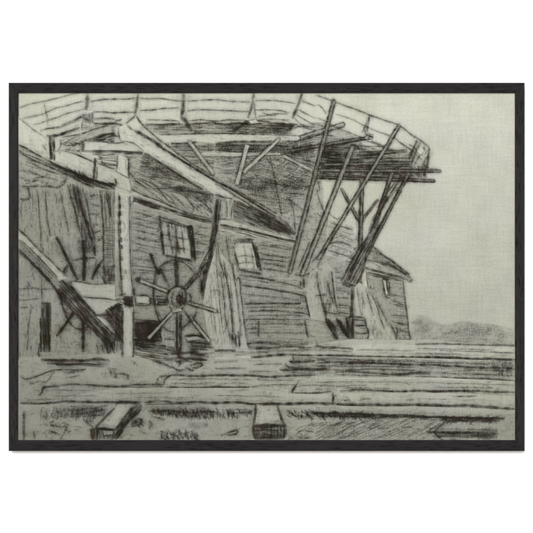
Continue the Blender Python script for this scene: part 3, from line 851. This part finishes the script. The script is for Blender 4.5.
k = Sketch()
k.fill('M0,50 60,10 105,60 115,200 135,310 60,330 L510,312 488,190 505,70', .84)
k.hatch('M5,110 100,60 110,200 60,300 20,240', 80, 2.0, 1.3, .36)
k.hatch('M60,130 105,120 130,320 70,300', 84, 1.7, 1.4, .40)
k.inks('M10,60 15,130 35,210 55,300 80,380|M65,110 80,180 100,230|M90,60 95,130 110,230 130,300|M0,190 60,185|M30,235 105,232|M40,270 120,290|M60,210 70,220', 1.9, .68)
k.inks('M50,230 60,300', 3.0, .7)
kid(k, 'leaning_boards', 'patched boards leaning under the struts')
k = Sketch()
k.hatch('M50,300 80,320 130,420 100,425', 60, 1.1, 1.7, .84)
k.hatch('M110,310 150,330 195,415 165,420', 60, 1.0, 1.8, .86)
k.inks('M55,310 90,380 120,425|M70,315 110,400|M110,315 160,390 190,420|M85,330 120,380|M130,325 175,400', 2.8, .86)
k.inks('M95,360 130,345|M120,400 165,380', 1.8, .6)
kid(k, 'drawn_ladder', 'dark slanting timbers beside the barrel')

k = Sketch()
k.fill('M235,120 270,140 320,200 390,330 435,440 290,440 265,310 215,300 210,150', .93)
k.inks('M270,150 290,220 310,300|M285,165 320,220 345,300 370,370|M320,200 350,260 385,330 400,360|M400,330 425,390 432,438', 1.8, .60)
k.inks('M225,150 235,240 250,300|M250,170 265,260', 1.4, .4)
k.hatch('M215,180 255,170 262,300 215,300', 86, 2.0, 1.3, .38)
k.hatch('M285,170 400,330 430,430 300,430', 62, 3.4, 1.0, .22)
kid(k, 'leaning_boards', 'pale boards leaning behind the barrel')

k = Sketch()
k.fill('M165,312 190,302 265,304 272,350 285,400 280,425 205,428 200,390 165,350', .84)
k.hatch('M155,310 205,305 205,425 190,425 155,380', 86, 1.2, 2.0, .74)
k.hatch('M165,310 200,305 205,425 195,400 168,350', 88, 1.0, 1.8, .84)
k.inks('M160,315 190,304 265,306|M265,306 272,350 285,390 280,425|M205,345 240,350 272,350|M205,385 245,392 285,388|M205,318 265,322|M205,428 240,425 280,428', 2.2, .84)
k.inks('M205,310 200,360 205,425', 2.4, .84)
k.hatch('M205,350 275,352 275,365 205,362', 0, 1.3, 1.3, .5)
k.hatch('M205,395 285,395 282,424 205,424', 86, 2.6, 1.2, .40)
kid(k, 'drawn_barrel', 'small hooped barrel by the thin post')

# ---- spoked wheel behind the beam at the left
k = Sketch()
k.inks('F298,432 330,425 370,418 430,415|J250,215 258,260 285,320 310,355 345,370|J335,372 380,360 420,362|F290,440 262,480 255,500|J262,75 285,50', 2.0, .72)
k.inks('F300,425 360,418 430,420 J430,40 480,120 490,220 455,320 420,360 340,372 285,320 255,250 245,150 262,70 F300,430', 1.7, .5)
k.inks('F300,425 290,400 300,380', 1.4, .5)
kid(k, 'wheel_rim')
for a, wd in (('F220,302 250,360 290,440 J310,60 335,108', 3.0), ('F365,320 370,430 J368,60 366,112', 3.6), ('F470,425 450,450 J425,70 410,106', 2.8),
              ('J318,272 270,340 222,408', 3.0), ('J366,300 364,400 363,490', 3.2)):
    k = Sketch(); k.ink(a, wd * 1.2, .95); k.ink(a, wd * .8, .9)
    kid(k, 'wheel_spoke')

TX[0] = .4
# ---- box-like level beam between the two wheels
k = Sketch()
k.fill('J270,112 340,118 465,130 533,140 533,195 J533,292 440,292 370,230 300,150', 1.06)
k.inks('J270,112 340,116 400,126 470,132', 1.7, .7)
k.inks('J358,196 420,202 480,206 533,216', 2.0, .8)
k.inks('J430,290 480,292 533,290', 2.2, .82)
k.inks('J300,120 330,160 362,200', 1.5, .56)
k.hatch('J340,130 470,140 470,200 370,190', 4, 4.0, 1.0, .14)
kid(k, 'timber_beam', 'thick pale level beam behind the drilled post')

# ---- steep beam at the lower left
k = Sketch()
k.fill('F18,262 90,330 190,425 290,525 J290,95 350,190 440,290 533,395 533,500 J480,440 430,390 300,265 200,140 F140,505 18,395', .78)
k.fill('F18,266 90,333 190,428 285,522 J285,98 240,105 F230,520 150,430 60,345 18,318', 1.10)
k.hatch('F18,330 60,355 150,440 225,520 J250,120 350,200 450,310 533,400 533,480 430,385 300,262 200,138 F130,490 18,385', 46, 1.5, 1.6, .52)
k.hatch('J235,110 290,110 360,200 410,270 390,330 300,250 230,165', 47, 1.1, 1.8, .74)
k.hatch('J330,230 440,300 520,390 500,450 430,385 330,290', 45, 1.1, 1.8, .72)
k.hatch('J460,350 533,400 533,500 500,500 470,440', 60, 1.0, 1.8, .80)
k.inks('F18,262 60,300 130,375 200,440 280,522', 1.9, .70)
k.inks('F18,318 60,345 150,435 230,522', 1.7, .66)
k.inks('F18,370 70,420 140,495 200,555', 2.8, .84)
k.inks('J85,10 140,60 200,135 300,262 430,388 470,430 500,500', 2.8, .86)
k.inks('J245,105 300,150 362,212 440,300 533,398', 2.2, .8)
k.fill('J432,300 470,300 533,352 533,398 480,345', 1.10)
k.inks('J432,296 480,310 533,360', 1.6, .64)
k.inks('J230,165 245,200 250,240|J240,180 270,200', 3.0, .8)
k.scribble('J220,150 270,170 270,215 235,210', 16, 6, 1.8, .76, 60, 60)
k.hatch('J480,400 533,420 533,480 500,500 480,450', 88, 1.0, 1.9, .78)
k.inks('J245,215 260,260 290,300|J290,230 275,270', 1.8, .7)
k.inks('J255,230 300,250|J380,365 400,340', 1.5, .5)
kid(k, 'sloping_beam', 'steep beam shaded below at the lower left')

TX[0] = .8
# ---- dark opening below the axle and litter beneath the wheel
k = Sketch()
k.fill('K100,318 245,325 262,400 265,455 330,470 400,500 300,505 100,470', .7)
k.hatch('K100,322 245,328 250,440 160,460 100,450', 3, 1.0, 1.9, .88)
k.hatch('K105,325 245,330 252,430 110,440', 80, 1.1, 2.0, .8)
k.smudge('K102,325 245,330 255,440 104,450', .5, 3, 2)
k.hatch('W104,311 122,300 122,341 116,336', 50, 1.1, 1.8, .8)
k.smudge('W102,313 122,302 122,345 112,335', .45, 50, 2)
k.hatch('K100,440 265,450 330,475 380,500 250,502 100,482', 8, 1.1, 1.9, .82)
k.hatch('K100,420 160,400 230,455 120,480', 30, 1.4, 1.6, .6)
k.hatch('K0,300 40,300 40,480 0,500', 86, 1.2, 1.7, .74)
k.inks('K100,318 180,322 245,328', 2.0, .84)
k.hatch('K370,400 460,385 520,440 525,470 400,500', 4, 1.2, 1.8, .80)
k.hatch('K390,420 500,430 500,470 400,470', 80, 1.6, 1.6, .66)
k.fill('K375,415 440,405 470,420 390,430', .80)
k.fill('K268,425 318,425 318,470 272,468', .84)
k.inks('K262,420 318,425|K268,460 320,470|K370,410 430,400 480,420|K400,438 460,442', 1.8, .78)
k.inks('K300,500 400,495 500,515', 2.8, .84)
kid(k, 'drawn_opening', 'black opening under the axle')

TX[0] = .5
# ---- drilled upright post
k = Sketch()
k.fill('B15,345 42,352 70,364 74,468 8,432', 1.08)
k.fill('G20,64 80,82 K98,260 K96,520 70,530 42,525 K42,260', 1.10)
k.hatch('B55,358 72,364 74,465 60,460', 88, 1.2, 1.4, .5)
k.inks('B15,345 10,432|B72,365 75,470', 1.8, .7)
k.inks('G20,70 22,160 20,300 K40,200', 1.8, .72)
k.inks('G80,85 78,200 82,350 86,480 K98,200', 1.7, .70)
k.hatch('G62,90 80,90 86,533 66,533', 89, 1.9, 1.2, .34)
k.hatch('G18,80 30,80 32,533 24,533', 89, 1.3, 1.5, .56)
for x, y in ((24, 95), (24, 140), (26, 180), (28, 228), (28, 272), (32, 318), (36, 358), (36, 418), (56, 490), (38, 520)):
    k.ink('G%d,%d %d,%d' % (x, y - 13, x + 2, y + 13), 2.8, .8, twice=False)
k.ink('K30,40 32,90', 2.6, .74); k.ink('K24,110 28,160', 2.0, .6)
k.fill('K42,255 98,258 96,520 70,530 44,525', 1.16)
k.inks('K42,250 40,380 42,525', 2.6, .84); k.inks('K98,255 98,400 98,520', 2.2, .80)
k.inks('K44,528 70,532 100,515', 2.4, .84)
k.hatch('O8,105 70,110 65,130 35,140 10,120', 12, 1.0, 1.8, .84)
k.inks('O10,118 40,138 68,112', 3.2, .84)
k.hatch('G24,95 78,95 K90,180 K40,180', 89, 4.6, 1.0, .16)
kid(k, 'drawn_post', 'tall pale upright post drilled with a row of holes')

# ---- axle
k = Sketch()
k.fill('K0,195 60,190 130,190 280,196 280,238 130,240 0,232', 1.0)
k.hatch('K0,235 50,232 30,255 0,262', 2, 1.0, 1.8, .84)
k.hatch('J490,260 533,235 K30,215 40,240 0,270 J500,290', 24, 1.0, 1.8, .84)
k.hatch('K35,195 100,195 100,245 40,250', 4, 1.1, 1.9, .84)
k.hatch('K45,190 98,192 96,240 45,240', 82, 1.5, 1.5, .62)
k.fill('K112,202 150,196 180,204 176,226 122,228', 1.08, .3)
k.inks('K45,200 98,198|K45,215 98,214|K45,230 98,230|K60,240 100,245', 3.2, .86)
k.hatch('K190,196 282,200 280,240 190,238', 2, 1.1, 1.9, .7)
k.inks('K105,195 130,188 170,190 190,205 186,235 160,242 108,240|K108,195 112,240|K186,200 190,240', 2.0, .78)
k.hatch('K108,226 185,228 180,242 110,242', 2, 1.1, 1.5, .66)
k.hatch('K195,208 280,210 278,238 198,238', 88, 1.2, 1.6, .7)
k.inks('K190,194 240,196 285,198|K195,236 280,238|K195,208 280,212', 1.8, .74)
k.inks('K100,140 104,200|K20,190 60,180|K0,212 40,210', 2.4, .78)
kid(k, 'wheel_axle', 'stout axle through the drilled post')

# ---- the spoked wheel in front of the shed
k = Sketch()
k.inks('G208,512 225,480 250,455 300,430 320,425|G335,425 380,450 410,480 430,505 K455,90', 2.0, .74)
k.inks('K325,-10 262,20 218,90 206,180 218,260 248,340 300,385 352,375 410,320 442,240 452,150 432,60 390,10 325,-10', 1.5, .32)
k.inks('K222,65 210,110 204,175 212,250 240,330 270,370 315,382', 2.2, .74)
k.inks('K440,270 420,310 390,335 350,368|K455,100 470,180', 2.4, .74)
k.inks('K232,80 218,130 214,180|K225,260 250,320', 1.3, .48)
kid(k, 'wheel_rim')
spk = [('K322,150', 'K324,0', None, 'up'), ]
def spoke(P, w, d, light=None, lw=0):
    k = Sketch()
    if light:
        q = pts(light); (x0, y0), (x1, y1) = q[0], q[-1]
        k.beam(light.split()[0], light.split()[0][0] + light.split()[-1].lstrip('ABCDEFGHIJKLMN'), lw * .86, 1.0, .92, 1.7, .3, 1)
    if P: k.inks(P, w, d)
    kid(k, 'wheel_spoke')
spoke('K325,150 324,60 322,0 G325,400 332,325|K336,145 334,60 G332,420', 2.8, .92)
spoke('G190,395 210,450 240,500 K240,50 292,145|G186,390 200,410', 3.4, .94)
spoke('K120,100 140,108|K112,95 130,115', 5.0, .86, 'K130,108 285,170', 4.0)
spoke('K500,5 440,75 430,90|K435,85 375,158', 3.0, .86, 'K440,75 372,155', 3.8)
spoke('K400,228 430,236', 2.2, .74, 'K385,225 545,275', 3.6)
spoke('K240,330 225,360', 1.6, .6, 'K305,278 178,418', 3.8)
spoke('K345,285 345,400 348,500 O346,110 348,135|K330,285 330,480|O330,20 348,130', 2.4, .84, 'K342,275 342,480', 4.8)
spoke('K362,262 400,310 420,330', 2.2, .8, 'K395,300 505,435', 4.2)
k = Sketch()
k.fill('K282,200 290,165 315,145 345,142 370,158 378,195 370,240 345,268 310,268 288,240', .86)
k.hatch('K340,150 372,165 376,200 365,245 340,262', 80, 1.5, 1.6, .6)
k.inks('K288,240 278,200 290,165 318,144 348,142 372,160 378,200 368,240', 3.0, .86)
k.inks('K290,245 310,268 345,272 372,240', 2.2, .78)
k.hatch('K325,190 350,180 355,225 330,235', 40, 1.0, 1.8, .86)
k.smudge('K285,160 375,150 375,250 300,265', .24, 40, 2)
k.inks('K300,215 320,245 350,240|K318,160 305,190', 1.8, .6)
k.inks('K325,215 340,190 352,195 348,230 330,225|K345,215 370,235', 3.0, .86)
k.inks('K308,175 302,210 310,240', 1.5, .46)
k.fill('K305,262 350,250 355,272 310,280', .95)
k.inks('K300,275 340,255 360,262|K305,285 345,278', 1.6, .7)
k.inks('K380,190 395,180 405,200 398,225 380,228', 2.0, .78)
kid(k, 'wheel_hub')

TX[0] = .38
# ---- the ground with planks and long timbers
k = Sketch()
k.fill('N15,105 150,103 300,100 480,98 O0,95 100,90 150,95 400,100 P0,95 180,90 300,60 Q0,20 200,-5 Q533,0 R120,0 300,20 533,45 R533,533 N15,533', .97)
k.smudge('N18,110 533,100 O533,95 P533,90 Q0,30 R531,40 531,215 Q0,200 P0,250 O0,330 N18,335', .055, 1, 3.2)
k.hatch('N140,100 320,108 440,95 510,105 500,130 380,140 180,125', 1, 1.2, 1.7, .66)
k.inks('N140,102 220,108 300,105 360,110 440,98 480,108', 2.6, .84)
k.inks('N170,125 260,130 360,125 480,135|N220,135 330,130', 1.9, .7)
k.hatch('N230,120 500,125 490,150 220,145', 3, 1.7, 1.5, .46)
k.inks('N28,192 60,208 110,195 160,176 210,160 270,158 330,160 380,155', 2.0, .74)
k.inks('N80,232 130,222 170,220 200,180 210,165|N250,170 300,172 370,160|N270,200 350,190|N75,225 100,235', 1.6, .54)
k.inks('N128,296 145,275 150,255 200,247 240,245', 2.8, .84)
k.inks('N240,240 330,235 420,242 533,248 O40,245 120,238 250,236', 2.0, .72)
k.hatch('N240,220 533,225 O60,240 0,250 N400,250', 1, 2.2, 1.3, .32)
k.inks('O0,180 40,180 68,188 70,210|O5,185 0,205|O100,130 110,115|N510,165 515,195', 2.6, .74)
k.scribble('N470,150 533,150 533,200 480,200', 12, 5, 1.6, .6, 40, 60)
k.hatch('O100,60 270,70 340,100 310,125 200,110 110,85', 8, 1.2, 1.8, .70)
k.hatch('O320,85 480,95 500,110 380,115 340,140 320,120', 10, 1.1, 1.8, .74)
k.inks('O330,90 400,100 490,108|O300,140 340,160 380,155|O370,145 420,165 460,175|O400,135 440,125 465,130 450,145 410,150|O346,100 348,135|O200,110 280,135 300,150', 2.2, .78)
k.inks('O380,60 450,75 530,65|O400,80 460,85', 2.4, .7)
k.hatch('O450,70 533,75 533,170 380,170 420,120', 1, 2.6, 1.1, .34)
k.inks('O0,250 100,250 270,250', 1.4, .46)
k.scribble('N30,210 533,215 533,320 40,325', 60, 7, .9, .18, 2, 20)
k.scribble('O0,160 300,170 250,320 0,320', 40, 7, .9, .18, 2, 20)
kid(k, 'drawn_ground')

k = Sketch()
k.fill('P0,92 190,85 300,70 340,80 Q0,45 Q210,25 Q533,15 R250,20 533,40 R533,110 300,100 0,92 Q300,88 0,85 P330,88 190,96 0,105', 1.08)
k.inks('P190,92 260,86 330,80 400,78 Q0,84 100,82 300,90 533,92 R120,92 300,100 420,100 533,106', 2.6, .86)
k.inks('R0,95 200,92 300,100', 2.0, .66)
k.inks('Q0,30 60,38 205,45', 2.2, .76); k.inks('Q0,50 120,42', 1.3, .46)
k.inks('P340,30 420,35 500,40 533,32', 2.2, .7)
k.inks('L0,485 200,490 350,478 533,470 Q0,-5', 1.4, .4)
k.inks('R0,22 150,20 300,25 533,28', 1.8, .7)
k.inks('R130,55 300,60 533,70|R420,65 533,70', 1.3, .44)
k.hatch('Q210,30 533,20 R533,40 R533,90 300,92 Q300,82', 1, 3.4, 1.0, .22)
k.hatch('P0,60 180,60 180,70 0,90', 1, 1.8, 1.3, .4)
k.inks('P320,58 533,55 Q200,60|Q220,52 533,58|R0,45 200,48 420,52|R0,70 250,75|P100,78 320,62|P190,50 330,45', 1.4, .42)
kid(k, 'long_plank', 'long pale plank lying on top of the stack')

k = Sketch()
RUB[0] = .6
k.fill('P375,120 415,85 533,86 Q533,95 R533,112 533,215 R0,195 Q300,198 P533,192 400,188 395,140', .96)
k.hatch('P412,90 533,90 Q140,92 240,100 240,110 P533,114 412,112', 1, 1.4, 1.6, .46)
k.hatch('P390,140 533,132 Q150,130 150,150 P400,156', 1, 1.8, 1.5, .36)
k.hatch('P400,160 533,158 Q80,155 120,170 120,190 P533,192 420,188', 1, 1.4, 1.6, .52)
k.hatch('P420,95 533,95 Q90,95 90,190 P420,185', 2, 2.2, 1.8, .34)
k.hatch('Q100,160 330,172 500,170 490,192 300,194 100,192', 1, 1.9, 1.5, .38)
k.inks('Q0,100 120,100 300,108 533,112|Q0,138 200,140 400,142 533,146|R0,120 200,122 400,130|R0,168 200,178 420,185 533,192|Q100,182 250,188 400,192', 1.5, .5)
k.hatch('Q120,98 533,100 R533,115 533,145 0,135 Q120,130', 1.5, 2.2, 1.5, .34)
k.hatch('Q250,135 533,140 R533,155 533,205 0,185 Q260,175', 2, 2.4, 1.4, .30)
k.smudge('Q100,100 533,100 R300,110 531,120 531,205 200,190 Q100,190', .10, 1)
k.inks('P412,85 418,110 400,118 P470,116 533,112', 3.0, .86)
k.inks('P375,125 385,140 430,150 533,156 Q80,150', 3.0, .86)
k.inks('P335,158 400,160 470,158', 2.6, .8)
k.inks('Q130,128 260,122 400,126 533,132', 2.8, .84); k.inks('Q0,122 130,118 320,116', 2.4, .74)
k.inks('Q0,155 130,160 300,155 533,162 R0,160', 1.8, .66)
k.inks('Q110,170 220,168 380,182 500,185', 2.2, .7); k.inks('Q400,180 450,184 533,175 R80,180', 2.8, .74)
k.inks('R0,132 120,134 300,145 420,148 533,152', 2.4, .8)
k.inks('R130,198 260,205 380,206 533,218', 2.4, .82); k.inks('R0,195 130,198', 1.6, .6)
k.inks('R200,165 330,160 500,165|R300,180 420,185', 1.4, .44)
k.scribble('R410,110 520,115 520,190 420,180', 44, 6, 1.5, .4, 86, 24)
k.hatch('R410,115 520,118 520,190 420,185', 2, 2.0, 1.6, .36)
k.smudge('R380,90 531,95 531,195 400,180', .12, 3, 2)
RUB[0] = 1.0
kid(k, 'plank_stack', 'dark stack of planks under the pale top plank')

k = Sketch()
k.fill('P0,105 190,98 330,92 410,90 370,125 340,155 370,180 380,192 160,190 0,190 O380,186', .94)
k.hatch('P0,140 180,140 180,160 0,165', 1, 2.0, 1.3, .34)
k.hatch('P0,100 180,95 330,95 330,112 0,118', 0, 2.2, 1.3, .3)
k.hatch('P200,110 370,110 340,150 200,150', 1, 3.2, 1.0, .24)
k.inks('P0,152 80,150 170,150|P180,165 330,168|P0,118 120,112|P200,130 360,128', 1.6, .46)
kid(k, 'long_plank', 'grey plank left of the dark stack')

k = Sketch()
k.fill('O265,245 268,215 300,192 340,186 533,190 P160,188 320,196 533,190 Q0,195 300,200 533,197 R130,200 530,220 531,278 R300,272 0,270 Q200,268 100,285 P420,280 200,245 O533,250 270,252', 1.08)
k.inks('O262,240 264,215 285,195 320,186 420,192 533,188 P60,188 160,188 240,194 320,195 420,190 533,186', 2.4, .86)
k.inks('O225,215 235,200 265,192 280,190|O215,225 240,235 265,240|O230,205 228,220', 1.9, .72)
k.inks('O270,250 400,256 533,250 P90,252 190,252', 2.4, .84); k.inks('P190,250 280,240 440,238', 1.4, .5)
k.inks('P448,212 430,245 412,278 440,284 533,282 Q90,274', 2.2, .82); k.inks('P440,245 533,240 Q100,242', 1.5, .5)
k.inks('Q130,272 230,265 320,268 420,274 533,270 R130,272 300,270 531,280', 2.2, .8)
k.inks('Q120,245 280,240|Q0,245 200,248', 1.4, .36)
k.inks('R60,275 200,272 330,275', 2.2, .72)
k.hatch('Q0,205 533,205 R531,225 531,262 Q0,240', 1, 4.2, 1.0, .2)
k.scribble('O280,200 533,200 P420,205 400,240 O300,245', 40, 7, .9, .2, 2, 15)
k.inks('O290,210 533,206|O300,228 420,232 533,226|P0,208 200,212|P20,232 180,228|P220,212 420,215|Q0,225 250,222 533,226|R0,225 300,232 530,240|R100,250 420,255|Q150,255 400,258|Q0,262 90,262', 1.3, .42)
k.smudge('O265,220 533,195 Q0,200 R531,225 531,275 Q0,270 P0,250 O270,250', .06, 1, 3.0)
kid(k, 'long_timber', 'long round-ended timber in the foreground')

k = Sketch()
k.fill('O0,255 270,255 533,255 P200,255 410,284 Q90,290 P533,340 200,335 O160,328 0,325 N100,335', 1.06)
k.inks('N28,336 90,338 140,340 220,330 300,326 380,330 533,330 O60,328 150,330', 2.4, .80)
k.inks('O155,332 250,326 330,334 430,330 533,334 P120,332 210,342 280,338 330,340 430,338 533,336 Q95,340', 2.8, .86)
k.inks('O160,345 300,340 420,345|P350,345 440,350', 1.4, .5)
k.hatch('O40,265 533,262 P400,290 400,325 O40,320', 1, 5.2, 1.0, .16)
k.inks('N160,265 400,268|N200,300 450,296|O0,285 300,282|O100,305 420,308|P0,295 350,300|P60,270 180,268|N60,318 300,312', 1.3, .34)
k.smudge('N130,260 533,250 P400,255 400,335 N40,335', .06, 1, 3.0)
kid(k, 'long_timber', 'pale timber along the near edge')

k = Sketch()
k.fill('Q95,284 300,280 533,280 R300,285 531,300 531,368 R300,352 0,345 Q300,350 95,342', 1.03)
k.inks('Q92,278 96,310 94,338', 3.0, .86)
k.inks('Q92,340 180,346 300,344 420,348 533,344 R80,346 160,350 260,348 360,355 531,368', 3.0, .88)
k.inks('Q100,355 250,352|R0,352 120,355', 2.0, .7)
k.inks('Q240,316 270,312 300,314|Q480,320 530,318|Q150,320 190,322|R200,300 330,298', 1.8, .54)
k.scribble('Q100,290 180,290 190,330 105,330', 18, 5, 1.2, .44, 10, 60)
k.hatch('R0,300 440,310 430,340 0,325', 1, 2.8, 1.1, .34)
k.hatch('Q100,330 533,330 533,340 100,338', 1, 1.9, 1.2, .40)
kid(k, 'long_timber', 'timber with a square cut end at the right')

# rough grass and shade in front
k = Sketch()
k.fill('N18,345 300,340 O150,345 533,345 P533,350 Q95,348 300,355 R0,352 R531,372 R531,533 N18,533', .97)
k.smudge('N30,345 533,340 O533,345 P533,350 Q300,360 R531,380 531,533 N30,533', .06, 2, 3.4)
k.smudge('Q0,400 R531,400 531,533 Q0,533', .08, -10, 3.4)
k.inks('N50,375 48,450 50,533', 3.0, .66)
k.scribble('N130,378 470,365 490,400 420,420 140,415', 260, 5, 1.7, .42, 100, 14)
k.hatch('N290,350 500,345 480,410 300,400', -8, 1.5, 1.6, .56)
k.smudge('N200,360 490,350 470,408 210,405', .30, 0)
k.scribble('O170,375 533,375 533,418 330,405 180,390', 170, 6, 1.6, .72, 70, 35)
k.inks('O180,378 260,375 400,385 533,380|O190,405 270,425', 2.0, .66)
k.smudge('O200,372 533,376 533,412 330,405', .32, 1)
k.smudge('O160,345 500,345 500,375 160,372', .2, 0)
k.scribble('P0,375 200,372 190,395 60,415 0,405', 80, 6, 1.5, .72, 70, 35)
k.hatch('P0,350 200,348 200,385 0,385', 0, 1.9, 1.4, .44)
k.inks('P60,390 140,388 205,378', 1.8, .7)
k.scribble('P385,375 533,378 533,415 390,410', 80, 6, 1.6, .68, 60, 40)
k.hatch('Q0,385 533,392 533,415 250,420 0,405', 1, 1.1, 1.9, .78)
k.scribble('Q0,385 310,388 320,425 0,410', 120, 6, 1.7, .72, 60, 40)
k.inks('Q0,388 160,390 330,400 533,404 R60,410', 2.8, .84)
k.hatch('R0,400 480,410 440,438 200,435 0,420', 1, 1.2, 1.9, .74)
k.scribble('R100,405 440,410 400,438 160,435', 70, 7, 1.8, .76, 150, 30)
k.inks('R0,408 160,412 300,416 480,418', 2.8, .84)
k.hatch('Q0,360 533,365 533,388 0,382', 0, 2.6, 1.1, .3)
k.hatch('Q0,440 300,420 533,420 533,533 0,533', -24, 2.3, 1.3, .42)
k.scribble('Q40,430 330,430 300,533 20,533', 60, 14, 1.4, .46, -25, 18)
k.scribble('Q300,430 533,430 533,533 300,533', 40, 12, 1.2, .38, -12, 18)
k.hatch('R0,440 180,430 120,533 0,533', -30, 2.2, 1.4, .46)
k.hatch('R60,470 440,475 440,533 70,533', 1, 1.9, 1.6, .50)
k.inks('R60,490 200,495 340,492|R90,480 130,520 150,533|R180,430 130,460 95,490|R300,510 430,500', 2.4, .72)
k.smudge('R330,475 440,475 440,525 330,520', .42, 3)
k.smudge('R100,485 340,485 330,520 100,520', .28, 3)
k.inks('N185,455 240,460 275,462 265,490 240,530|N200,430 205,440|N180,480 230,500|N100,480 105,530|N280,485 300,490', 2.0, .62)
k.scribble('N160,420 290,440 280,530 150,530', 50, 6, 1.3, .44, 20, 60)
k.scribble('O250,485 440,480 440,530 240,530', 120, 6, 1.5, .62, 60, 50)
k.hatch('O250,490 440,485 440,530 245,530', -20, 2.2, 1.4, .4)
k.inks('O110,420 140,425 140,445 100,455 85,462|O180,430 195,450 180,475|O85,440 120,435', 2.8, .76)
k.scribble('O85,420 150,415 150,465 90,465', 22, 5, 1.8, .66, 40, 60)
k.smudge('O390,440 500,445 480,475 390,470', .26, 5)
k.inks('P30,510 80,490 120,480 115,500 70,510|P440,490 480,480 530,490|P450,525 500,520', 1.8, .58)
k.hatch('P70,485 125,478 120,505 60,510', -8, 1.4, 1.5, .5)
k.scribble('P390,470 533,440 533,530 390,530', 40, 9, 1.3, .46, -20, 30)
k.scribble('O0,470 250,450 250,530 0,530', 30, 7, 1.2, .36, 10, 50)
k.inks('N370,425 400,450 415,470|N380,430 420,440', 2.6, .7)
kid(k, 'drawn_grass')

TX[0] = .4
# ---- the two squared timber ends at the front
k = Sketch()
k.fill('N405,470 440,455 533,362 O15,338 100,335 140,345 132,375 60,450 20,525 O0,533 N410,533', .8)
k.fill('N432,466 533,364 O20,340 104,345 60,400 0,474 N533,476', 1.12)
k.hatch('O104,345 140,346 130,378 60,450 15,528 -20,528 0,478', -52, 1.0, 1.9, .86)
k.hatch('N408,470 533,480 528,528 410,530', 86, 1.2, 1.7, .72)
k.hatch('N408,470 450,474 440,528 410,528', 86, 1.0, 1.8, .78)
k.fill('N470,484 520,482 522,500 475,505', 1.0)
k.inks('N430,468 480,414 533,362|O0,340 20,338 60,332 105,335 140,345|O105,346 50,412 0,474 N470,470 430,468', 2.6, .84)
k.inks('O140,345 130,380 60,450 15,525|N405,470 408,530|N410,470 533,478', 2.8, .86)
k.inks('N480,508 528,505', 2.0, .76)
kid(k, 'timber_block', 'squared timber end lying aslant')

k = Sketch()
k.fill('P218,342 330,344 352,400 378,455 370,522 210,524 203,455', .8)
k.fill('P222,348 326,348 350,405 368,450 210,455', 1.10)
k.hatch('P205,455 376,455 370,522 210,524', 1, 1.3, 1.7, .70)
k.hatch('P205,455 376,455 370,522 210,524', 88, 1.7, 1.5, .58)
k.hatch('P205,452 376,452 376,466 205,466', 0, 1.0, 1.7, .82)
k.scribble('P215,460 370,460 365,518 215,518', 46, 5, 1.6, .72, 80, 60)
k.inks('P218,342 214,400 204,455|P330,345 346,395 360,435 378,455', 3.0, .86)
k.inks('P203,455 205,490 212,524|P376,455 376,490 370,520|P210,525 290,522 370,522|P206,455 290,450 376,455', 3.2, .88)
k.inks('P235,345 325,342', 2.2, .8)
k.scribble('P225,360 325,360 350,440 220,440', 16, 8, .9, .22, 80, 30)
kid(k, 'timber_block', 'squared timber end seen straight on')


# ------------------------------------------------------------------ daylight
w = bpy.data.worlds.new('World'); SC.world = w; w.use_nodes = True
nt = w.node_tree; nt.nodes.clear()
sky = nt.nodes.new('ShaderNodeTexSky'); sky.sky_type = 'NISHITA'; sky.sun_disc = False
EL, AZ = 21.0, 11.0                          # sun height, and how far it stands to the left of the wall's normal
sky.sun_elevation = math.radians(EL); sky.sun_rotation = math.radians(180 + AZ)
bg = nt.nodes.new('ShaderNodeBackground'); bg.inputs[1].default_value = .145
ow = nt.nodes.new('ShaderNodeOutputWorld')
nt.links.new(sky.outputs[0], bg.inputs[0]); nt.links.new(bg.outputs[0], ow.inputs[0])
ld = bpy.data.lights.new('sun', 'SUN'); ld.energy = 1.4; ld.angle = math.radians(16); ld.color = (1.0, .985, .965)
lo = bpy.data.objects.new('sun', ld); COL.objects.link(lo)
from mathutils import Vector
e, a = math.radians(EL), math.radians(AZ)
to_sun = Vector((-math.sin(a) * math.cos(e), -math.cos(a) * math.cos(e), math.sin(e)))
lo.rotation_euler = to_sun.to_track_quat('Z', 'Y').to_euler(); lo.location = (-1, -4, 4)

# ------------------------------------------------------------------ camera
cd = bpy.data.cameras.new('camera'); cam = bpy.data.objects.new('camera', cd); COL.objects.link(cam)
DIST = 1.7
cam.location = (0, SHEET_Y - DIST, HANG + .5 * S)
cam.rotation_euler = (math.radians(90), 0, 0)
cd.sensor_width = 36; cd.lens = 36 * DIST / (533 * S); cd.clip_start = .05; cd.clip_end = 200
SC.camera = cam

SC.render.engine = 'CYCLES'
SC.cycles.transparent_max_bounces = 160
SC.cycles.max_bounces = 4
SC.render.filter_size = 2.4
SC.cycles.adaptive_threshold = 0.02
SC.view_settings.view_transform = 'Standard'; SC.view_settings.look = 'None'
SC.view_settings.exposure = 0.3; SC.view_settings.gamma = 1.0; SC.view_settings.use_curve_mapping = False
